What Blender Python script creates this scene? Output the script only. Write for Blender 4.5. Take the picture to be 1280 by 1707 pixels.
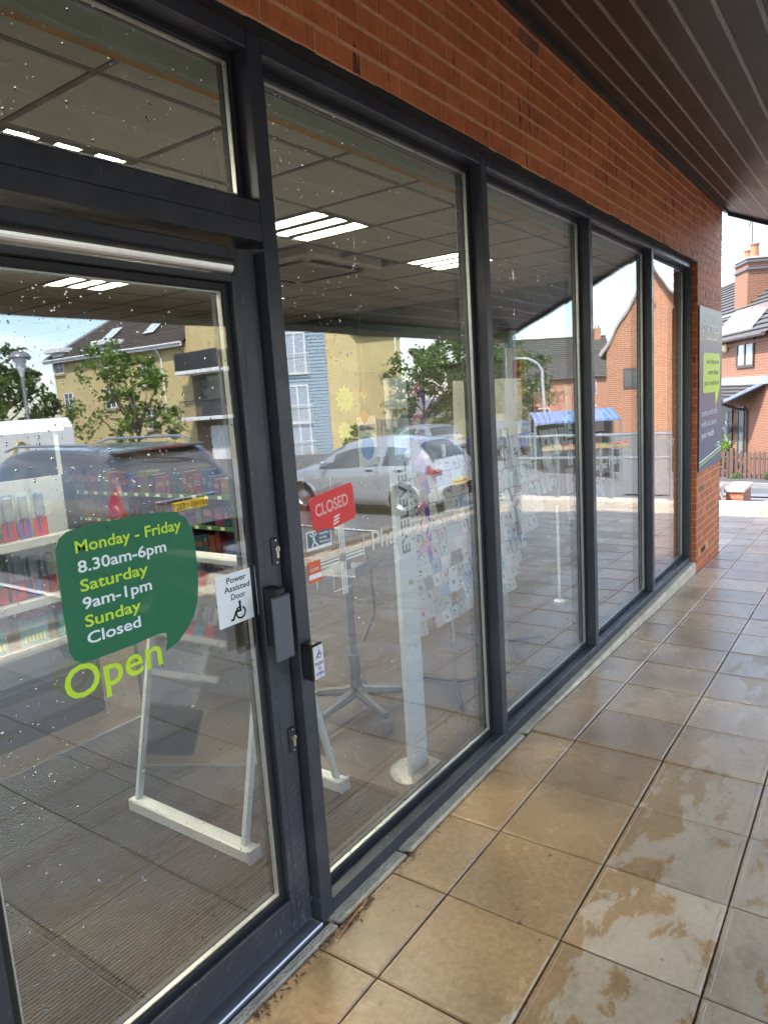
import bpy, bmesh, math, random
from mathutils import Vector, Matrix
R = math.radians
rnd = random.Random(7)
sc = bpy.context.scene
for o in list(bpy.data.objects): bpy.data.objects.remove(o)

# ---------------------------------------------------------------- camera
cd = bpy.data.cameras.new('camera'); cam = bpy.data.objects.new('camera', cd); sc.collection.objects.link(cam)
sc.camera = cam
cd.sensor_fit = 'HORIZONTAL'; cd.sensor_width = 36.0; cd.lens = 36.0 * 1178.92 / 1280.0
cd.clip_start = 0.02; cd.clip_end = 3000
yaw, pitch, roll = R(54.401), R(9.034), R(-3.7234)
fw = Vector((math.sin(yaw)*math.cos(pitch), math.cos(yaw)*math.cos(pitch), -math.sin(pitch)))
r0 = Vector((math.cos(yaw), -math.sin(yaw), 0)); u0 = r0.cross(fw)
rr = math.cos(roll)*r0 + math.sin(roll)*u0; uu = -math.sin(roll)*r0 + math.cos(roll)*u0
mw = Matrix((rr, uu, -fw)).transposed().to_4x4(); mw.translation = Vector((0, -1.4493, 1.6894))
cam.matrix_world = mw

# ---------------------------------------------------------------- sky
SUN_AZ = Vector((-0.70, 0.55, 0)).normalized(); SUN_EL = R(51)
sun_dir = Vector((SUN_AZ.x*math.cos(SUN_EL), SUN_AZ.y*math.cos(SUN_EL), math.sin(SUN_EL)))
w = bpy.data.worlds.new('World'); sc.world = w; w.use_nodes = True
nt = w.node_tree; nt.nodes.clear()
wo = nt.nodes.new('ShaderNodeOutputWorld'); bg = nt.nodes.new('ShaderNodeBackground')
sky = nt.nodes.new('ShaderNodeTexSky'); sky.sky_type = 'NISHITA'; sky.sun_disc = False
sky.sun_elevation = SUN_EL; sky.sun_rotation = math.atan2(sun_dir.x, sun_dir.y)
sky.air_density = 1.0; sky.dust_density = 1.0; sky.ozone_density = 1.2
tc = nt.nodes.new('ShaderNodeTexCoord')
# flat cloud layer: project the view direction on a plane overhead, then streaky noise
sep = nt.nodes.new('ShaderNodeSeparateXYZ'); nt.links.new(tc.outputs['Generated'], sep.inputs[0])
def wmath(op, a, b=None):
    n = nt.nodes.new('ShaderNodeMath'); n.operation = op
    for i, v in enumerate((a, b)):
        if v is None: continue
        if isinstance(v, (int, float)): n.inputs[i].default_value = v
        else: nt.links.new(v, n.inputs[i])
    return n.outputs[0]
zc = wmath('ADD', wmath('MAXIMUM', sep.outputs[2], 0.0), 0.16)
cmb = nt.nodes.new('ShaderNodeCombineXYZ')
nt.links.new(wmath('DIVIDE', sep.outputs[0], zc), cmb.inputs[0]); nt.links.new(wmath('DIVIDE', sep.outputs[1], zc), cmb.inputs[1])
mp = nt.nodes.new('ShaderNodeMapping'); mp.inputs['Rotation'].default_value = (0, 0, R(28)); mp.inputs['Scale'].default_value = (0.75, 2.1, 1)
mp.inputs['Location'].default_value = (5.6, 4.2, 0)
nt.links.new(cmb.outputs[0], mp.inputs[0])
nz = nt.nodes.new('ShaderNodeTexNoise'); nz.inputs['Scale'].default_value = 1.0; nz.inputs['Detail'].default_value = 9; nz.inputs['Roughness'].default_value = .58; nz.inputs['Distortion'].default_value = .35
nt.links.new(mp.outputs[0], nz.inputs['Vector'])
cr = nt.nodes.new('ShaderNodeValToRGB'); cr.color_ramp.elements[0].position = .49; cr.color_ramp.elements[1].position = .72
nt.links.new(nz.outputs['Fac'], cr.inputs[0])
mx = nt.nodes.new('ShaderNodeMix'); mx.data_type = 'RGBA'
nt.links.new(wmath('MULTIPLY', cr.outputs[0], .88), mx.inputs[0]); nt.links.new(sky.outputs[0], mx.inputs[6]); mx.inputs[7].default_value = (7.0, 7.1, 7.3, 1)
nt.links.new(mx.outputs[2], bg.inputs[0]); bg.inputs[1].default_value = 0.115
nt.links.new(bg.outputs[0], wo.inputs[0])

# ---------------------------------------------------------------- sun (thinly veiled)
sl = bpy.data.lights.new('sun', 'SUN'); sl.energy = 2.45; sl.angle = R(2.0); sl.color = (1, .945, .86)
so = bpy.data.objects.new('sun', sl); sc.collection.objects.link(so); so.location = (20, 20, 30)
so.rotation_euler = (-sun_dir).to_track_quat('-Z', 'Y').to_euler()

# ---------------------------------------------------------------- exposure, render
vs = sc.view_settings; vs.view_transform = 'Standard'; vs.look = 'None'; vs.exposure = 2.55; vs.gamma = 1.0
sc.render.engine = 'CYCLES'
cy = sc.cycles; cy.max_bounces = 10; cy.diffuse_bounces = 4; cy.glossy_bounces = 5; cy.transmission_bounces = 6; cy.transparent_max_bounces = 24
cy.caustics_reflective = False; cy.caustics_refractive = False; cy.sample_clamp_indirect = 6
cy.use_denoising = True
try: cy.denoiser = 'OPENIMAGEDENOISE'; cy.denoising_input_passes = 'RGB_ALBEDO_NORMAL'; cy.denoising_prefilter = 'ACCURATE'
except Exception: pass

# ---------------------------------------------------------------- helpers
C = sc.collection.objects
def tag(o, label=None, cat=None, group=None, kind=None):
    if label: o['label'] = label
    if cat: o['category'] = cat
    if group: o['group'] = group
    if kind: o['kind'] = kind
    return o
def empty(name, loc=(0, 0, 0), rz=0, label=None, cat=None, group=None, kind=None):
    o = bpy.data.objects.new(name, None); o.empty_display_size = .1; C.link(o); o.location = loc; o.rotation_euler = (0, 0, rz)
    return tag(o, label, cat, group, kind)
def link(name, me, parent=None, loc=None, rot=None, smooth=False):
    o = bpy.data.objects.new(name, me); C.link(o)
    if parent is not None: o.parent = parent
    if loc is not None: o.location = loc
    if rot is not None: o.rotation_euler = rot
    return o
def wmat(o):
    m = Matrix.Translation(o.location) @ o.rotation_euler.to_matrix().to_4x4()
    return m if o.parent is None else wmat(o.parent) @ o.matrix_parent_inverse @ m
def world_child(o, parent):
    # o's mesh is in world coordinates: undo the parent's place
    o.parent = parent; o.matrix_parent_inverse = wmat(parent).inverted(); return o
class MB:
    def __init__(s): s.v = []; s.f = []; s.m = []; s.mi = 0
    def add(s, vs, fs):
        b = len(s.v); s.v += [tuple(v) for v in vs]; s.f += [tuple(i+b for i in f) for f in fs]; s.m += [s.mi]*len(fs); return s
    def quad(s, a, b, c, d): return s.add([a, b, c, d], [(0, 1, 2, 3)])
    def box(s, x0, x1, y0, y1, z0, z1, M=None):
        vs = [(x, y, z) for z in (z0, z1) for y in (y0, y1) for x in (x0, x1)]
        if M is not None: vs = [tuple(M @ Vector(v)) for v in vs]
        return s.add(vs, [(0, 2, 3, 1), (4, 5, 7, 6), (0, 1, 5, 4), (2, 6, 7, 3), (0, 4, 6, 2), (1, 3, 7, 5)])
    def bbox(s, x0, x1, y0, y1, z0, z1, b=.004, M=None):
        # bevelled box: chamfered outline in all three axes
        cx, cy, cz = (x0+x1)/2, (y0+y1)/2, (z0+z1)/2; hx, hy, hz = (x1-x0)/2, (y1-y0)/2, (z1-z0)/2
        b = min(b, hx*.9, hy*.9, hz*.9)
        bm = bmesh.new(); bmesh.ops.create_cube(bm, size=2)
        for v in bm.verts: v.co = (v.co.x*hx, v.co.y*hy, v.co.z*hz)
        bmesh.ops.bevel(bm, geom=bm.edges[:], offset=b, segments=1, affect='EDGES')
        bm.verts.index_update()
        T = Matrix.Translation((cx, cy, cz))
        if M is not None: T = M @ T
        s.add([tuple(T @ v.co) for v in bm.verts], [tuple(v.index for v in f.verts) for f in bm.faces]); bm.free(); return s
    def tube(s, p0, p1, r0, r1=None, n=10, caps=True):
        r1 = r0 if r1 is None else r1
        p0 = Vector(p0); p1 = Vector(p1); d = (p1-p0).normalized()
        a = d.orthogonal().normalized(); b = d.cross(a)
        vs = []
        for p, r in ((p0, r0), (p1, r1)):
            for i in range(n):
                t = 2*math.pi*i/n; vs.append(p + a*(math.cos(t)*r) + b*(math.sin(t)*r))
        fs = [(i, (i+1) % n, n+(i+1) % n, n+i) for i in range(n)]
        if caps: fs += [tuple(range(n-1, -1, -1)), tuple(range(n, 2*n))]
        return s.add(vs, fs)
    def path(s, pts, r, n=8):
        for a, b in zip(pts[:-1], pts[1:]): s.tube(a, b, r, r, n)
        return s
    def lathe(s, prof, c=(0, 0, 0), n=24, M=None):
        vs = []; k = len(prof)
        for i in range(n):
            t = 2*math.pi*i/n
            for r, z in prof: vs.append(Vector((c[0]+r*math.cos(t), c[1]+r*math.sin(t), c[2]+z)))
        if M is not None: vs = [M @ v for v in vs]
        fs = []
        for i in range(n):
            j = (i+1) % n
            for q in range(k-1): fs.append((i*k+q, j*k+q, j*k+q+1, i*k+q+1))
        return s.add(vs, fs)
    def prism(s, poly, axis, a, b):
        # poly: 2D points; axis: extrusion axis (0,1,2) from a to b
        def p3(p, t):
            l = list(p); l.insert(axis, t); return tuple(l)
        n = len(poly)
        vs = [p3(p, a) for p in poly] + [p3(p, b) for p in poly]
        fs = [(i, (i+1) % n, n+(i+1) % n, n+i) for i in range(n)] + [tuple(range(n-1, -1, -1)), tuple(range(n, 2*n))]
        return s.add(vs, fs)
    def mesh(s, name, mats, smooth=False, fix=True):
        me = bpy.data.meshes.new(name); me.from_pydata(s.v, [], s.f)
        if not isinstance(mats, (list, tuple)): mats = [mats]
        for m in mats: me.materials.append(m)
        if len(mats) > 1: me.polygons.foreach_set('material_index', s.m)
        if fix and len(s.f) < 60000:
            bm = bmesh.new(); bm.from_mesh(me); bmesh.ops.recalc_face_normals(bm, faces=bm.faces[:]); bm.to_mesh(me); bm.free()
        if smooth: me.polygons.foreach_set('use_smooth', [True]*len(me.polygons))
        me.update(); return me
    def build(s, name, mats, parent=None, world=True, smooth=False, fix=True):
        o = link(name, s.mesh(name, mats, smooth, fix))
        if parent is not None:
            if world: world_child(o, parent)
            else: o.parent = parent
        return o
def bx(name, dims, mat, parent=None, world=True, b=0):
    m = MB()
    (m.bbox(*dims, b) if b else m.box(*dims)); return m.build(name, mat, parent, world)
def copy_tree(o, parent=None):
    c = o.copy(); C.link(c); c.parent = parent
    if parent is not None: c.matrix_parent_inverse = o.matrix_parent_inverse
    for ch in list(o.children): copy_tree(ch, c)
    return c
def text(name, s, size, origin, mat, parent=None, bold=0.0, align='LEFT', ex=(1, 0, 0), ey=(0, 0, 1), depth=.0006, sx=1.0, world=True, space=1.0):
    cu = bpy.data.curves.new(name, 'FONT'); cu.body = s; cu.size = size; cu.align_x = align; cu.offset = bold*size; cu.extrude = depth; cu.resolution_u = 3; cu.space_character = space
    to = bpy.data.objects.new(name, cu); C.link(to)
    dg = bpy.context.evaluated_depsgraph_get()
    me = bpy.data.meshes.new_from_object(to.evaluated_get(dg)); bpy.data.objects.remove(to)
    X = Vector(ex).normalized(); Y = Vector(ey).normalized(); Z = X.cross(Y)
    m = Matrix((X*sx, Y, Z)).transposed().to_4x4(); m.translation = Vector(origin)
    me.transform(m); me.materials.clear(); me.materials.append(mat); me.name = name
    o = link(name, me)
    if parent is not None:
        if world: world_child(o, parent)
        else: o.parent = parent
    return o

_ON = 'first second third fourth fifth sixth seventh eighth ninth tenth eleventh twelfth thirteenth fourteenth fifteenth sixteenth seventeenth eighteenth nineteenth'.split()
_TN = {2: 'twent', 3: 'thirt', 4: 'fort', 5: 'fift', 6: 'sixt'}
def nth(n):
    if n <= 19: return _ON[n-1]
    a, b = divmod(n, 10); return _TN[a]+'ieth' if b == 0 else _TN[a]+'y-'+_ON[b-1]
# ---------------------------------------------------------------- materials
MATS = {}
def M(name, col, rough=.6, metal=0.0, var=.12, scale=6.0, bump=0.0, bscale=60.0, spec=.5, rand=0.0, emit=None, es=0, coat=0.0, alpha=1.0, rvar=0.0):
    if name in MATS: return MATS[name]
    m = bpy.data.materials.new(name); m.use_nodes = True; t = m.node_tree; b = t.nodes['Principled BSDF']
    b.inputs['Roughness'].default_value = rough; b.inputs['Metallic'].default_value = metal; b.inputs['Specular IOR Level'].default_value = spec
    b.inputs['Coat Weight'].default_value = coat; b.inputs['Alpha'].default_value = alpha
    g = t.nodes.new('ShaderNodeNewGeometry'); n = t.nodes.new('ShaderNodeTexNoise'); n.inputs['Scale'].default_value = scale; n.inputs['Detail'].default_value = 6; n.inputs['Roughness'].default_value = .62
    t.links.new(g.outputs['Position'], n.inputs['Vector'])
    mr = t.nodes.new('ShaderNodeMapRange'); mr.inputs[1].default_value = .25; mr.inputs[2].default_value = .75; mr.inputs[3].default_value = 1-var; mr.inputs[4].default_value = 1+var
    t.links.new(n.outputs['Fac'], mr.inputs[0]); val = mr.outputs[0]
    if rand:
        oi = t.nodes.new('ShaderNodeObjectInfo'); m2 = t.nodes.new('ShaderNodeMapRange'); m2.inputs[3].default_value = 1-rand; m2.inputs[4].default_value = 1+rand
        t.links.new(oi.outputs['Random'], m2.inputs[0]); mm = t.nodes.new('ShaderNodeMath'); mm.operation = 'MULTIPLY'
        t.links.new(val, mm.inputs[0]); t.links.new(m2.outputs[0], mm.inputs[1]); val = mm.outputs[0]
    vm = t.nodes.new('ShaderNodeVectorMath'); vm.operation = 'SCALE'; vm.inputs[0].default_value = col[:3]; t.links.new(val, vm.inputs['Scale'])
    t.links.new(vm.outputs[0], b.inputs['Base Color'])
    if rvar:
        m3 = t.nodes.new('ShaderNodeMapRange'); m3.inputs[1].default_value = .3; m3.inputs[2].default_value = .7; m3.inputs[3].default_value = max(.02, rough-rvar); m3.inputs[4].default_value = rough+rvar
        t.links.new(n.outputs['Fac'], m3.inputs[0]); t.links.new(m3.outputs[0], b.inputs['Roughness'])
    if bump:
        n2 = t.nodes.new('ShaderNodeTexNoise'); n2.inputs['Scale'].default_value = bscale; n2.inputs['Detail'].default_value = 4; t.links.new(g.outputs['Position'], n2.inputs['Vector'])
        bp = t.nodes.new('ShaderNodeBump'); bp.inputs['Strength'].default_value = bump; bp.inputs['Distance'].default_value = .01; t.links.new(n2.outputs['Fac'], bp.inputs['Height']); t.links.new(bp.outputs[0], b.inputs['Normal'])
    if emit: b.inputs['Emission Color'].default_value = (*emit, 1); b.inputs['Emission Strength'].default_value = es
    MATS[name] = m; return m
def nodes_of(name):
    m = bpy.data.materials.new(name); m.use_nodes = True; t = m.node_tree; MATS[name] = m
    return m, t, t.nodes['Principled BSDF']
class NG:
    # tiny helper for hand-made node graphs
    def __init__(s, t): s.t = t
    def n(s, typ, **kw):
        nd = s.t.nodes.new(typ)
        for k, v in kw.items(): setattr(nd, k, v)
        return nd
    def l(s, a, b): s.t.links.new(a, b)
    def math(s, op, a, b=None, clamp=False):
        nd = s.n('ShaderNodeMath', operation=op, use_clamp=clamp)
        for i, v in enumerate((a, b)):
            if v is None: continue
            if isinstance(v, (int, float)): nd.inputs[i].default_value = v
            else: s.l(v, nd.inputs[i])
        return nd.outputs[0]
    def noise(s, vec, scale, detail=5, rough=.6, dist=0):
        nd = s.n('ShaderNodeTexNoise'); nd.inputs['Scale'].default_value = scale; nd.inputs['Detail'].default_value = detail; nd.inputs['Roughness'].default_value = rough; nd.inputs['Distortion'].default_value = dist
        if vec is not None: s.l(vec, nd.inputs['Vector'])
        return nd.outputs['Fac']
    def ramp(s, fac, a, b, lo=0.0, hi=1.0):
        nd = s.n('ShaderNodeMapRange'); nd.interpolation_type = 'SMOOTHSTEP'
        for i, v in zip((1, 2, 3, 4), (a, b, lo, hi)): nd.inputs[i].default_value = v
        s.l(fac, nd.inputs[0]); return nd.outputs[0]
    def mix(s, fac, a, b, blend='MIX'):
        nd = s.n('ShaderNodeMix', data_type='RGBA', blend_type=blend)
        for i, v in ((0, fac), (6, a), (7, b)):
            if isinstance(v, (int, float)): nd.inputs[i].default_value = v
            elif isinstance(v, tuple): nd.inputs[i].default_value = (*v, 1) if len(v) == 3 else v
            else: s.l(v, nd.inputs[i])
        return nd.outputs[2]
    def mapping(s, vec, scale=(1, 1, 1), rot=(0, 0, 0), loc=(0, 0, 0)):
        nd = s.n('ShaderNodeMapping'); nd.inputs['Scale'].default_value = scale; nd.inputs['Rotation'].default_value = rot; nd.inputs['Location'].default_value = loc
        s.l(vec, nd.inputs[0]); return nd.outputs[0]
    def bump(s, h, strength, dist, bsdf, normal=None):
        nd = s.n('ShaderNodeBump'); nd.inputs['Strength'].default_value = strength; nd.inputs['Distance'].default_value = dist; s.l(h, nd.inputs['Height'])
        if normal is not None: s.l(normal, nd.inputs['Normal'])
        s.l(nd.outputs[0], bsdf.inputs['Normal']); return nd.outputs[0]

# --- window glass: each sheet of the sealed unit reflects a share that grows with the angle
def glass_mat():
    m, t, b = nodes_of('coated_window_glass'); g = NG(t); t.nodes.remove(b)
    out = t.nodes['Material Output']
    fr = g.n('ShaderNodeLayerWeight'); fr.inputs['Blend'].default_value = .5
    fac = g.math('POWER', fr.outputs['Facing'], 4.0)
    fac = g.math('ADD', g.math('MULTIPLY', fac, .62), .148, clamp=True)
    tr = g.n('ShaderNodeBsdfTransparent'); tr.inputs[0].default_value = (.955, .965, .955, 1)
    gl = g.n('ShaderNodeBsdfGlossy'); gl.inputs['Roughness'].default_value = 0.0; gl.inputs['Color'].default_value = (.97, .985, 1, 1)
    geo = g.n('ShaderNodeNewGeometry')
    # slight waviness of the sheets
    bp = g.n('ShaderNodeBump'); bp.inputs['Strength'].default_value = .05; bp.inputs['Distance'].default_value = .02
    g.l(g.noise(geo.outputs['Position'], 1.7, 1, .4), bp.inputs['Height']); g.l(bp.outputs[0], gl.inputs['Normal'])
    mx = g.n('ShaderNodeMixShader'); g.l(fac, mx.inputs[0]); g.l(tr.outputs[0], mx.inputs[1]); g.l(gl.outputs[0], mx.inputs[2])
    g.l(mx.outputs[0], out.inputs[0]); return m
GLASS = glass_mat()
def far_glass(name, tint, rough=.05):
    m = M(name, tint, rough, 0, .25, 2.0, spec=1.0); return m

# --- paving slab: pimpled concrete, patchily wet
def slab_mat():
    m, t, b = nodes_of('pimpled_concrete_slab'); g = NG(t)
    geo = g.n('ShaderNodeNewGeometry'); P = geo.outputs['Position']; oi = g.n('ShaderNodeObjectInfo')
    sp = g.n('ShaderNodeSeparateXYZ'); g.l(P, sp.inputs[0])
    n1 = g.noise(P, 2.3, 7, .62, .4); n2 = g.noise(g.mapping(P, (1.1, 2.2, 1), (0, 0, R(20))), 3.6, 9, .66, .35); n3 = g.noise(P, 45, 4, .6)
    # dry islands further from the wall, where the rain water has started to dry
    yy = g.ramp(sp.outputs[1], -1.05, -0.45, .20, -.10)
    xx = g.ramp(sp.outputs[0], 1.2, 3.6, .0, -.07)
    dry = g.ramp(g.math('ADD', g.math('ADD', n2, yy), xx), .545, .615)
    far = g.ramp(sp.outputs[0], 2.3, 4.6)                      # paler towards the corner: brighter light at that end put into the colour
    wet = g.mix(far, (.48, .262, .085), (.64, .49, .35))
    wet = g.mix(g.ramp(n1, .35, .68), g.mix(.45, wet, (.20, .100, .030)), wet)
    dryc = g.mix(g.ramp(n1, .3, .7), (.52, .42, .295), (.64, .53, .39))
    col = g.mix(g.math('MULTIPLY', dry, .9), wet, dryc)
    col = g.mix(.44, col, g.mix(n3, (.09, .06, .03), (.64, .51, .35)))
    st5 = g.ramp(g.noise(P, 7.5, 6, .7, .5), .52, .72); col = g.mix(g.math('MULTIPLY', st5, .38), col, (.13, .080, .038))
    v = g.n('ShaderNodeHueSaturation'); g.l(col, v.inputs['Color']); mr = g.n('ShaderNodeMapRange'); mr.inputs[3].default_value = .78; mr.inputs[4].default_value = 1.16
    g.l(oi.outputs['Random'], mr.inputs[0]); g.l(mr.outputs[0], v.inputs['Value']); 
    # small dark spots
    vo = g.n('ShaderNodeTexVoronoi'); vo.inputs['Scale'].default_value = 17; g.l(P, vo.inputs['Vector'])
    spot = g.math('MULTIPLY', g.ramp(vo.outputs['Distance'], .09, .15, 1, 0), g.ramp(g.noise(P, 5, 2), .56, .62))
    col = g.mix(g.math('MULTIPLY', spot, .65), v.outputs[0], (.07, .05, .03))
    g.l(col, b.inputs['Base Color'])
    ro = g.math('ADD', g.math('MULTIPLY', dry, .22), g.ramp(n1, .3, .7, .14, .30)); g.l(ro, b.inputs['Roughness'])
    b.inputs['Specular IOR Level'].default_value = .5
    s1 = g.math('SINE', g.math('MULTIPLY', sp.outputs[0], 2*math.pi/.0075)); s2 = g.math('SINE', g.math('MULTIPLY', sp.outputs[1], 2*math.pi/.0075))
    pim = g.math('MULTIPLY', g.math('ADD', s1, 1), g.math('ADD', s2, 1))
    h = g.math('ADD', g.math('MULTIPLY', pim, .22), g.math('MULTIPLY', n3, .8))
    g.bump(h, .20, .0022, b); return m
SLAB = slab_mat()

# --- drag-faced facing brick
def brick_mat(name, base, dark):
    m, t, b = nodes_of(name); g = NG(t)
    geo = g.n('ShaderNodeNewGeometry'); P = geo.outputs['Position']; oi = g.n('ShaderNodeObjectInfo')
    n1 = g.noise(P, 9, 6, .65); st = g.noise(g.mapping(P, (1, 1, .10)), 85, 5, .7); cr = g.noise(g.mapping(P, (1, 1, .12)), 26, 3, .55)
    col = g.mix(oi.outputs['Random'], base, dark)
    col = g.mix(g.ramp(n1, .35, .7), g.mix(.25, col, (.10, .05, .035)), col)
    col = g.mix(g.math('MULTIPLY', g.ramp(st, .50, .66), .5), col, (.16, .045, .022))
    crack = g.ramp(cr, .61, .65); col = g.mix(g.math('MULTIPLY', crack, .75), col, (.045, .018, .012))
    # the odd kiss-marked grey brick
    gsel = g.ramp(oi.outputs['Random'], .965, .98); col = g.mix(g.math('MULTIPLY', g.math('MULTIPLY', gsel, g.ramp(n1, .40, .55)), .7), col, (.12, .09, .075))
    g.l(col, b.inputs['Base Color']); b.inputs['Roughness'].default_value = .62; b.inputs['Specular IOR Level'].default_value = .35
    h = g.math('SUBTRACT', g.math('ADD', g.math('MULTIPLY', st, .6), g.math('MULTIPLY', n1, .5)), g.math('MULTIPLY', crack, .6))
    g.bump(h, .8, .006, b); return m
BRICK = brick_mat('drag_faced_brick', (.68, .205, .066), (.53, .138, .046))
MORTAR = M('sandy_mortar', (.62, .33, .17), .85, var=.25, scale=25, bump=.5, bscale=120)
def far_brick(name, base, dark, mortar, sc_=1.0):
    m, t, b = nodes_of(name); g = NG(t)
    tcn = g.n('ShaderNodeTexCoord'); bt = g.n('ShaderNodeTexBrick'); 
    bt.inputs['Color1'].default_value = (*base, 1); bt.inputs['Color2'].default_value = (*dark, 1); bt.inputs['Mortar'].default_value = (*mortar, 1)
    bt.inputs['Scale'].default_value = 1.0; bt.inputs['Brick Width'].default_value = .225*sc_; bt.inputs['Row Height'].default_value = .075*sc_; bt.inputs['Mortar Size'].default_value = .009*sc_
    sp = g.n('ShaderNodeSeparateXYZ'); g.l(tcn.outputs['Object'], sp.inputs[0]); cb = g.n('ShaderNodeCombineXYZ')
    g.l(g.math('ADD', sp.outputs[0], sp.outputs[1]), cb.inputs[0]); g.l(sp.outputs[2], cb.inputs[1]); g.l(cb.outputs[0], bt.inputs['Vector'])
    n1 = g.noise(tcn.outputs['Object'], 1.3, 6); col = g.mix(.25, bt.outputs['Color'], g.mix(n1, tuple(c*.55 for c in base), tuple(min(1, c*1.5) for c in base)))
    g.l(col, b.inputs['Base Color']); b.inputs['Roughness'].default_value = .8; return m

FRAME = None
def frame_mat():
    m, t, b = nodes_of('anthracite_powder_coat'); g = NG(t)
    geo = g.n('ShaderNodeNewGeometry'); P = geo.outputs['Position']
    sc1 = g.noise(g.mapping(P, (1, 1, 2.4), (0, R(38), 0)), 7, 3, .5); fine = g.noise(g.mapping(P, (9, 3, 1), (0, R(-42), 0)), 26, 2, .4)
    col = g.mix(g.noise(P, 5, 5), (.028, .030, .037), (.041, .044, .053))
    scr = g.math('MULTIPLY', g.ramp(fine, .66, .74), g.ramp(g.noise(P, 6, 2), .50, .60)); sp = g.n('ShaderNodeSeparateXYZ'); g.l(P, sp.inputs[0])
    scr = g.math('MULTIPLY', scr, g.ramp(sp.outputs[2], .1, .75, 1.0, .25))
    col = g.mix(g.math('MULTIPLY', scr, .55), col, (.42, .43, .46))
    dust = g.ramp(g.noise(P, 2.2, 6, .7), .45, .75); col = g.mix(g.math('MULTIPLY', dust, .22), col, (.15, .15, .155))
    g.l(col, b.inputs['Base Color']); g.l(g.ramp(g.noise(P, 12, 4), .3, .7, .30, .46), b.inputs['Roughness']); b.inputs['Specular IOR Level'].default_value = .5
    g.bump(g.noise(P, 300, 2), .05, .002, b); return m
FRAME = frame_mat()
GASKET = M('black_rubber_gasket', (.008, .008, .009), .55)
SPACER = M('aluminium_spacer_bar', (.62, .63, .60), .38, .7, var=.05)
STEEL = M('brushed_stainless', (.74, .74, .73), .26, 1.0, var=.08, scale=30)
ALU = M('mill_aluminium', (.50, .52, .56), .34, .85, var=.12, scale=9)
WHITEP = M('white_powder_coat', (.74, .76, .76), .45, var=.05)
def paper(name, c, tr=.42, rand=0.0):
    if name in MATS: return MATS[name]
    m, t, b = nodes_of(name); g = NG(t); geo = g.n('ShaderNodeNewGeometry'); oi = g.n('ShaderNodeObjectInfo')
    v = g.n('ShaderNodeHueSaturation'); v.inputs['Color'].default_value = (*c, 1); mr = g.n('ShaderNodeMapRange'); mr.inputs[3].default_value = 1-rand; mr.inputs[4].default_value = 1+rand*.5; g.l(oi.outputs['Random'], mr.inputs[0]); g.l(mr.outputs[0], v.inputs['Value'])
    col = g.mix(.10, v.outputs[0], g.mix(g.noise(geo.outputs['Position'], 20, 3), (.3, .3, .3), (.9, .9, .9))); g.l(col, b.inputs['Base Color']); b.inputs['Roughness'].default_value = .55
    tl = g.n('ShaderNodeBsdfTranslucent'); g.l(col, tl.inputs[0]); mx = g.n('ShaderNodeMixShader'); mx.inputs[0].default_value = tr; g.l(b.outputs[0], mx.inputs[1]); g.l(tl.outputs[0], mx.inputs[2]); g.l(mx.outputs[0], t.nodes['Material Output'].inputs[0]); return m
WHITEC = M('white_card', (.80, .80, .79), .55, var=.03)
CONC = M('kerb_concrete', (.60, .51, .37), .8, var=.28, scale=14, bump=.7, bscale=90)
JOINT = M('dark_joint_grit', (.115, .085, .055), .9, var=.4, scale=60, bump=.6, bscale=200)
TARMAC = M('tarmac', (.14, .14, .142), .75, var=.25, scale=3, bump=.6, bscale=150)
# ================================================================ ground levels
def pz(x): return 0.0 if x < 3.3 else -.03*(x-3.3)
def sstep(a, b, x):
    t = max(0, min(1, (x-a)/(b-a))); return t*t*(3-2*t)
def gz(x, y):
    # car park and street around the shop, falling away from the doors
    z = -.27 - .030*max(0, min(x, 34)-3.3)
    z -= .80*sstep(14, 24, x)*sstep(-9, -3, y)
    return z
g = MB(); xs = [-400, -150, -60, -30, -14, -6, -2, 0, 2, 3.3, 5, 7, 9, 11, 12.2, 13, 14, 16, 18, 20, 22, 24, 27, 30, 34, 45, 60, 100, 200, 500, 900]
ys = [-900, -400, -200, -120, -80, -60, -45, -35, -27, -22, -18, -14, -11, -9, -7, -5, -4.3, -3, -2, -1, 0, 1, 3, 6, 10, 16, 25, 45, 90, 200, 600]
g.add([(x, y, gz(x, y)-(.02 if x < 12.2 else 0)) for y in ys for x in xs], [(j*len(xs)+i, j*len(xs)+i+1, (j+1)*len(xs)+i+1, (j+1)*len(xs)+i) for j in range(len(ys)-1) for i in range(len(xs)-1)])
tag(g.build('ground', TARMAC, fix=False), kind='structure')
# painted bay lines of the car park
WLINE = M('worn_white_paint', (.62, .62, .60), .7, var=.3, scale=9)
bl = MB()
for x in (1.6, 4.15, 6.7, 9.25, 11.8, 14.35):
    for k in range(6):
        y0 = -4.6-k*.85; y1 = y0-.85
        z0, z1 = gz(x, y0)+.006, gz(x, y1)+.006
        bl.quad((x, y0, z0), (x+.09, y0, z0-.003), (x+.09, y1, z1-.003), (x, y1, z1))
tag(bl.build('bay_markings', WLINE, fix=False), kind='structure')

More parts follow.
